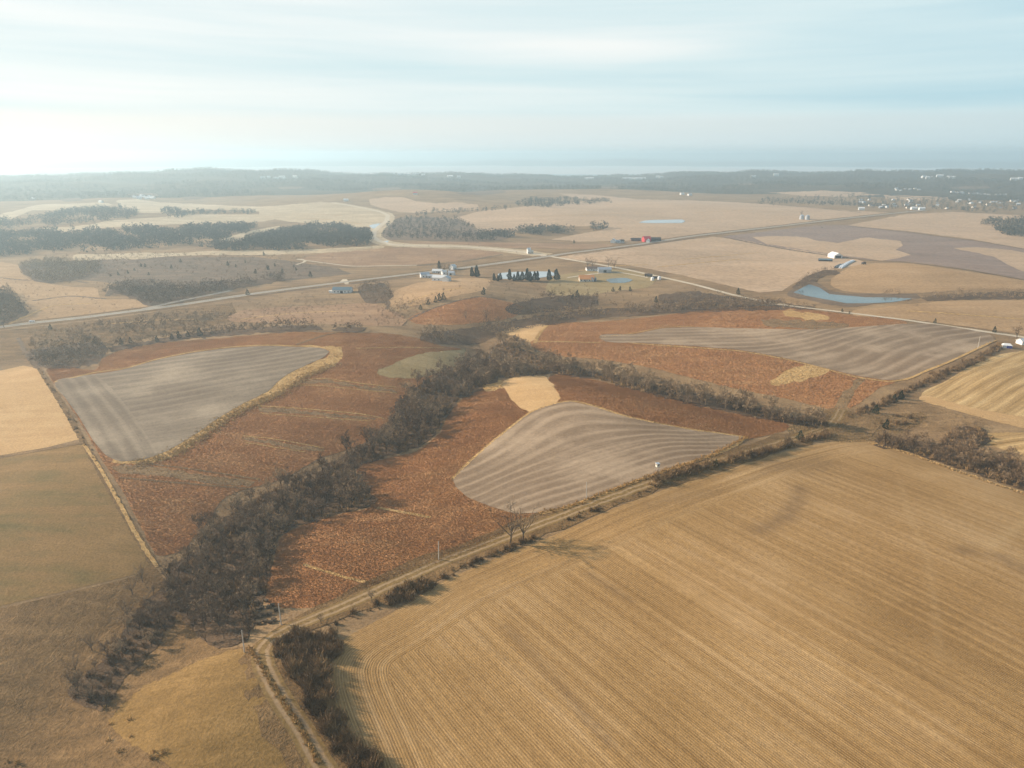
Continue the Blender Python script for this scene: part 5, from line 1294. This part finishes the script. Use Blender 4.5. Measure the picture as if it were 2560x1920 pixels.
# white car on the highway
p = at(80, 806); A, B = at(60, 808.5), at(110, 803.5)
r = empty('parked_car', (p.x, p.y, p.z + .45), math.atan2(B.y - A.y, B.x - A.x)); r.name = 'white_car'; tag(r, 'white car driving on the highway at the left edge', 'car')
m = MB(); m.box((0, 0, .62), (4.6, 1.8, .62))
m.add([(-1.9, -.8, .93), (1.0, -.8, .93), (1.0, .8, .93), (-1.9, .8, .93), (-1.5, -.68, 1.5), (.4, -.68, 1.5), (.4, .68, 1.5), (-1.5, .68, 1.5)], [(4, 5, 6, 7), (0, 1, 5, 4), (1, 2, 6, 5), (2, 3, 7, 6), (3, 0, 4, 7)])
m.build('body', M['plastic'], r)
m = MB(); m.box((-.5, -.77, 1.2), (1.9, .06, .36)).box((-.5, .77, 1.2), (1.9, .06, .36)); m.build('window', M['glass'], r)
for sx in (-1, 1):
    for sy in (-1, 1): MB().tube((sx * 1.4, sy * .72, .34), (sx * 1.4, sy * .93, .34), .34, .34, 14).build('wheel', M['tyre'], r)

# ------------------------------------------------------------------ air
HAZE = dict(density=1.9e-4, aniso=.42, color=(.62, .82, .93, 1))
def haze():
    R = 46500.0
    b = MB(); b.box((0, 0, (185 - 70) / 2), (2 * R, 2 * R, 255))
    m = bpy.data.materials.new('haze_air'); m.use_nodes = True; nt = m.node_tree; nt.nodes.clear()
    out = nt.nodes.new('ShaderNodeOutputMaterial'); v = nt.nodes.new('ShaderNodeVolumePrincipled')
    v.inputs['Density'].default_value = HAZE['density']; v.inputs['Anisotropy'].default_value = HAZE['aniso']; v.inputs['Color'].default_value = HAZE['color']
    for k in ('Density Attribute', 'Color Attribute', 'Temperature Attribute'): v.inputs[k].default_value = ''
    nt.links.new(v.outputs[0], out.inputs['Volume'])
    o = b.build('haze', m); tag(o, 'pale haze filling the air over the land', 'haze', None, 'stuff')
haze()

# ------------------------------------------------------------------ light
SUN_EL, SUN_AZ = math.radians(21), math.radians(-72)     # azimuth from the view direction, negative to the left
sun = bpy.data.lights.new('sun', 'SUN'); sun.energy = 5.0; sun.angle = math.radians(1.2); sun.color = (1.0, .85, .68)
so = bpy.data.objects.new('sun', sun); COL.objects.link(so)
dv = Vector((math.sin(SUN_AZ) * math.cos(SUN_EL), math.cos(SUN_AZ) * math.cos(SUN_EL), math.sin(SUN_EL)))
so.rotation_euler = dv.to_track_quat('Z', 'Y').to_euler(); so.location = (0, 0, 400)
w = bpy.data.worlds.new('World'); SC.world = w; w.use_nodes = True
nt = w.node_tree; nt.nodes.clear()
out = nt.nodes.new('ShaderNodeOutputWorld'); bg = nt.nodes.new('ShaderNodeBackground')
sky = nt.nodes.new('ShaderNodeTexSky'); sky.sky_type = 'NISHITA'; sky.sun_disc = False
sky.sun_elevation = SUN_EL; sky.sun_rotation = SUN_AZ; sky.altitude = 300; sky.air_density = 1.0; sky.dust_density = 1.0; sky.ozone_density = 1.0
g = nt.nodes.new('ShaderNodeTexCoord').outputs['Generated']
sep = N(nt, 'ShaderNodeSeparateXYZ'); nt.links.new(g, sep.inputs[0])
z = sep.outputs[2]
az = mth(nt, 'ARCTAN2', sep.outputs[0], sep.outputs[1])
# thin cloud sheets, stretched along the horizon
cv = comb(nt, mth(nt, 'MULTIPLY', az, 1.5), mth(nt, 'ADD', mth(nt, 'MULTIPLY', z, 22.0), mth(nt, 'MULTIPLY', az, .5)), 5.3)
c1 = noise(nt, cv, 1.0, 5, .5, .5)
cv2 = comb(nt, mth(nt, 'MULTIPLY', az, 3.0), mth(nt, 'MULTIPLY', z, 85.0), 7.7)
c2 = noise(nt, cv2, 1.0, 4, .55, .3)
def blob(a0, z0, wa, wz):
    p = mth(nt, 'POWER', mth(nt, 'ABSOLUTE', mth(nt, 'DIVIDE', mth(nt, 'SUBTRACT', az, a0), wa)), 2.0)
    q = mth(nt, 'POWER', mth(nt, 'ABSOLUTE', mth(nt, 'DIVIDE', mth(nt, 'SUBTRACT', z, z0), wz)), 2.0)
    return mth(nt, 'POWER', 2.718, mth(nt, 'MULTIPLY', mth(nt, 'ADD', p, q), -1.0))
side = mth(nt, 'MULTIPLY', mth(nt, 'SUBTRACT', 0.62, az), 0.85, True)
cl = mth(nt, 'ADD', mth(nt, 'MULTIPLY', c1, .9), mth(nt, 'MULTIPLY', c2, .35))
cl = mth(nt, 'ADD', cl, mth(nt, 'MULTIPLY', blob(.06, .127, .22, .017), .3))
cl = mth(nt, 'SUBTRACT', cl, mth(nt, 'MULTIPLY', blob(.75, .062, .55, .016), .38))
cl = mth(nt, 'SUBTRACT', cl, mth(nt, 'MULTIPLY', blob(-.3, .10, .35, .016), .22))
cl = mth(nt, 'SUBTRACT', cl, mth(nt, 'MULTIPLY', blob(.75, .15, .3, .06), .15))
cl = mth(nt, 'ADD', mth(nt, 'SUBTRACT', cl, .72), mth(nt, 'MULTIPLY', side, .42))
cm = ramp(nt, mth(nt, 'ADD', cl, .5), [(.08, (.29, .42, .47, 1)), (.50, (.41, .50, .515, 1)), (.98, (.56, .575, .56, 1))])
STR = .09
skyc = mixc(nt, 1.0, sky.outputs[0], (STR, STR, STR, 1), 'MULTIPLY')
lowc = mixc(nt, side, (.36, .44, .465, 1), (.58, .565, .53, 1))
edge = mth(nt, 'SUBTRACT', .052, mth(nt, 'MULTIPLY', mth(nt, 'SUBTRACT', c2, .5), .012))
lowc = mixc(nt, mth(nt, 'MULTIPLY', mth(nt, 'SUBTRACT', .03, z), 30.0, True), lowc, mixc(nt, side, (.32, .43, .48, 1), (.54, .57, .57, 1)))
low = mth(nt, 'MULTIPLY', mth(nt, 'SUBTRACT', edge, z), 90.0, True)
veil = mixc(nt, mth(nt, 'MULTIPLY', low, .85), cm, lowc)
high = mth(nt, 'MULTIPLY', mth(nt, 'SUBTRACT', z, .20), 3.0, True)
fin = mixc(nt, mth(nt, 'SUBTRACT', .95, mth(nt, 'MULTIPLY', high, .75)), skyc, veil)
nt.links.new(fin, bg.inputs[0]); bg.inputs[1].default_value = 1.0
nt.links.new(bg.outputs[0], out.inputs[0])

SC.view_settings.view_transform = 'Standard'; SC.view_settings.look = 'None'; SC.view_settings.exposure = 0.78; SC.view_settings.gamma = 1.0
SC.cycles.max_bounces = 5; SC.cycles.diffuse_bounces = 2; SC.cycles.volume_bounces = 1; SC.cycles.transparent_max_bounces = 4
SC.cycles.use_fast_gi = False
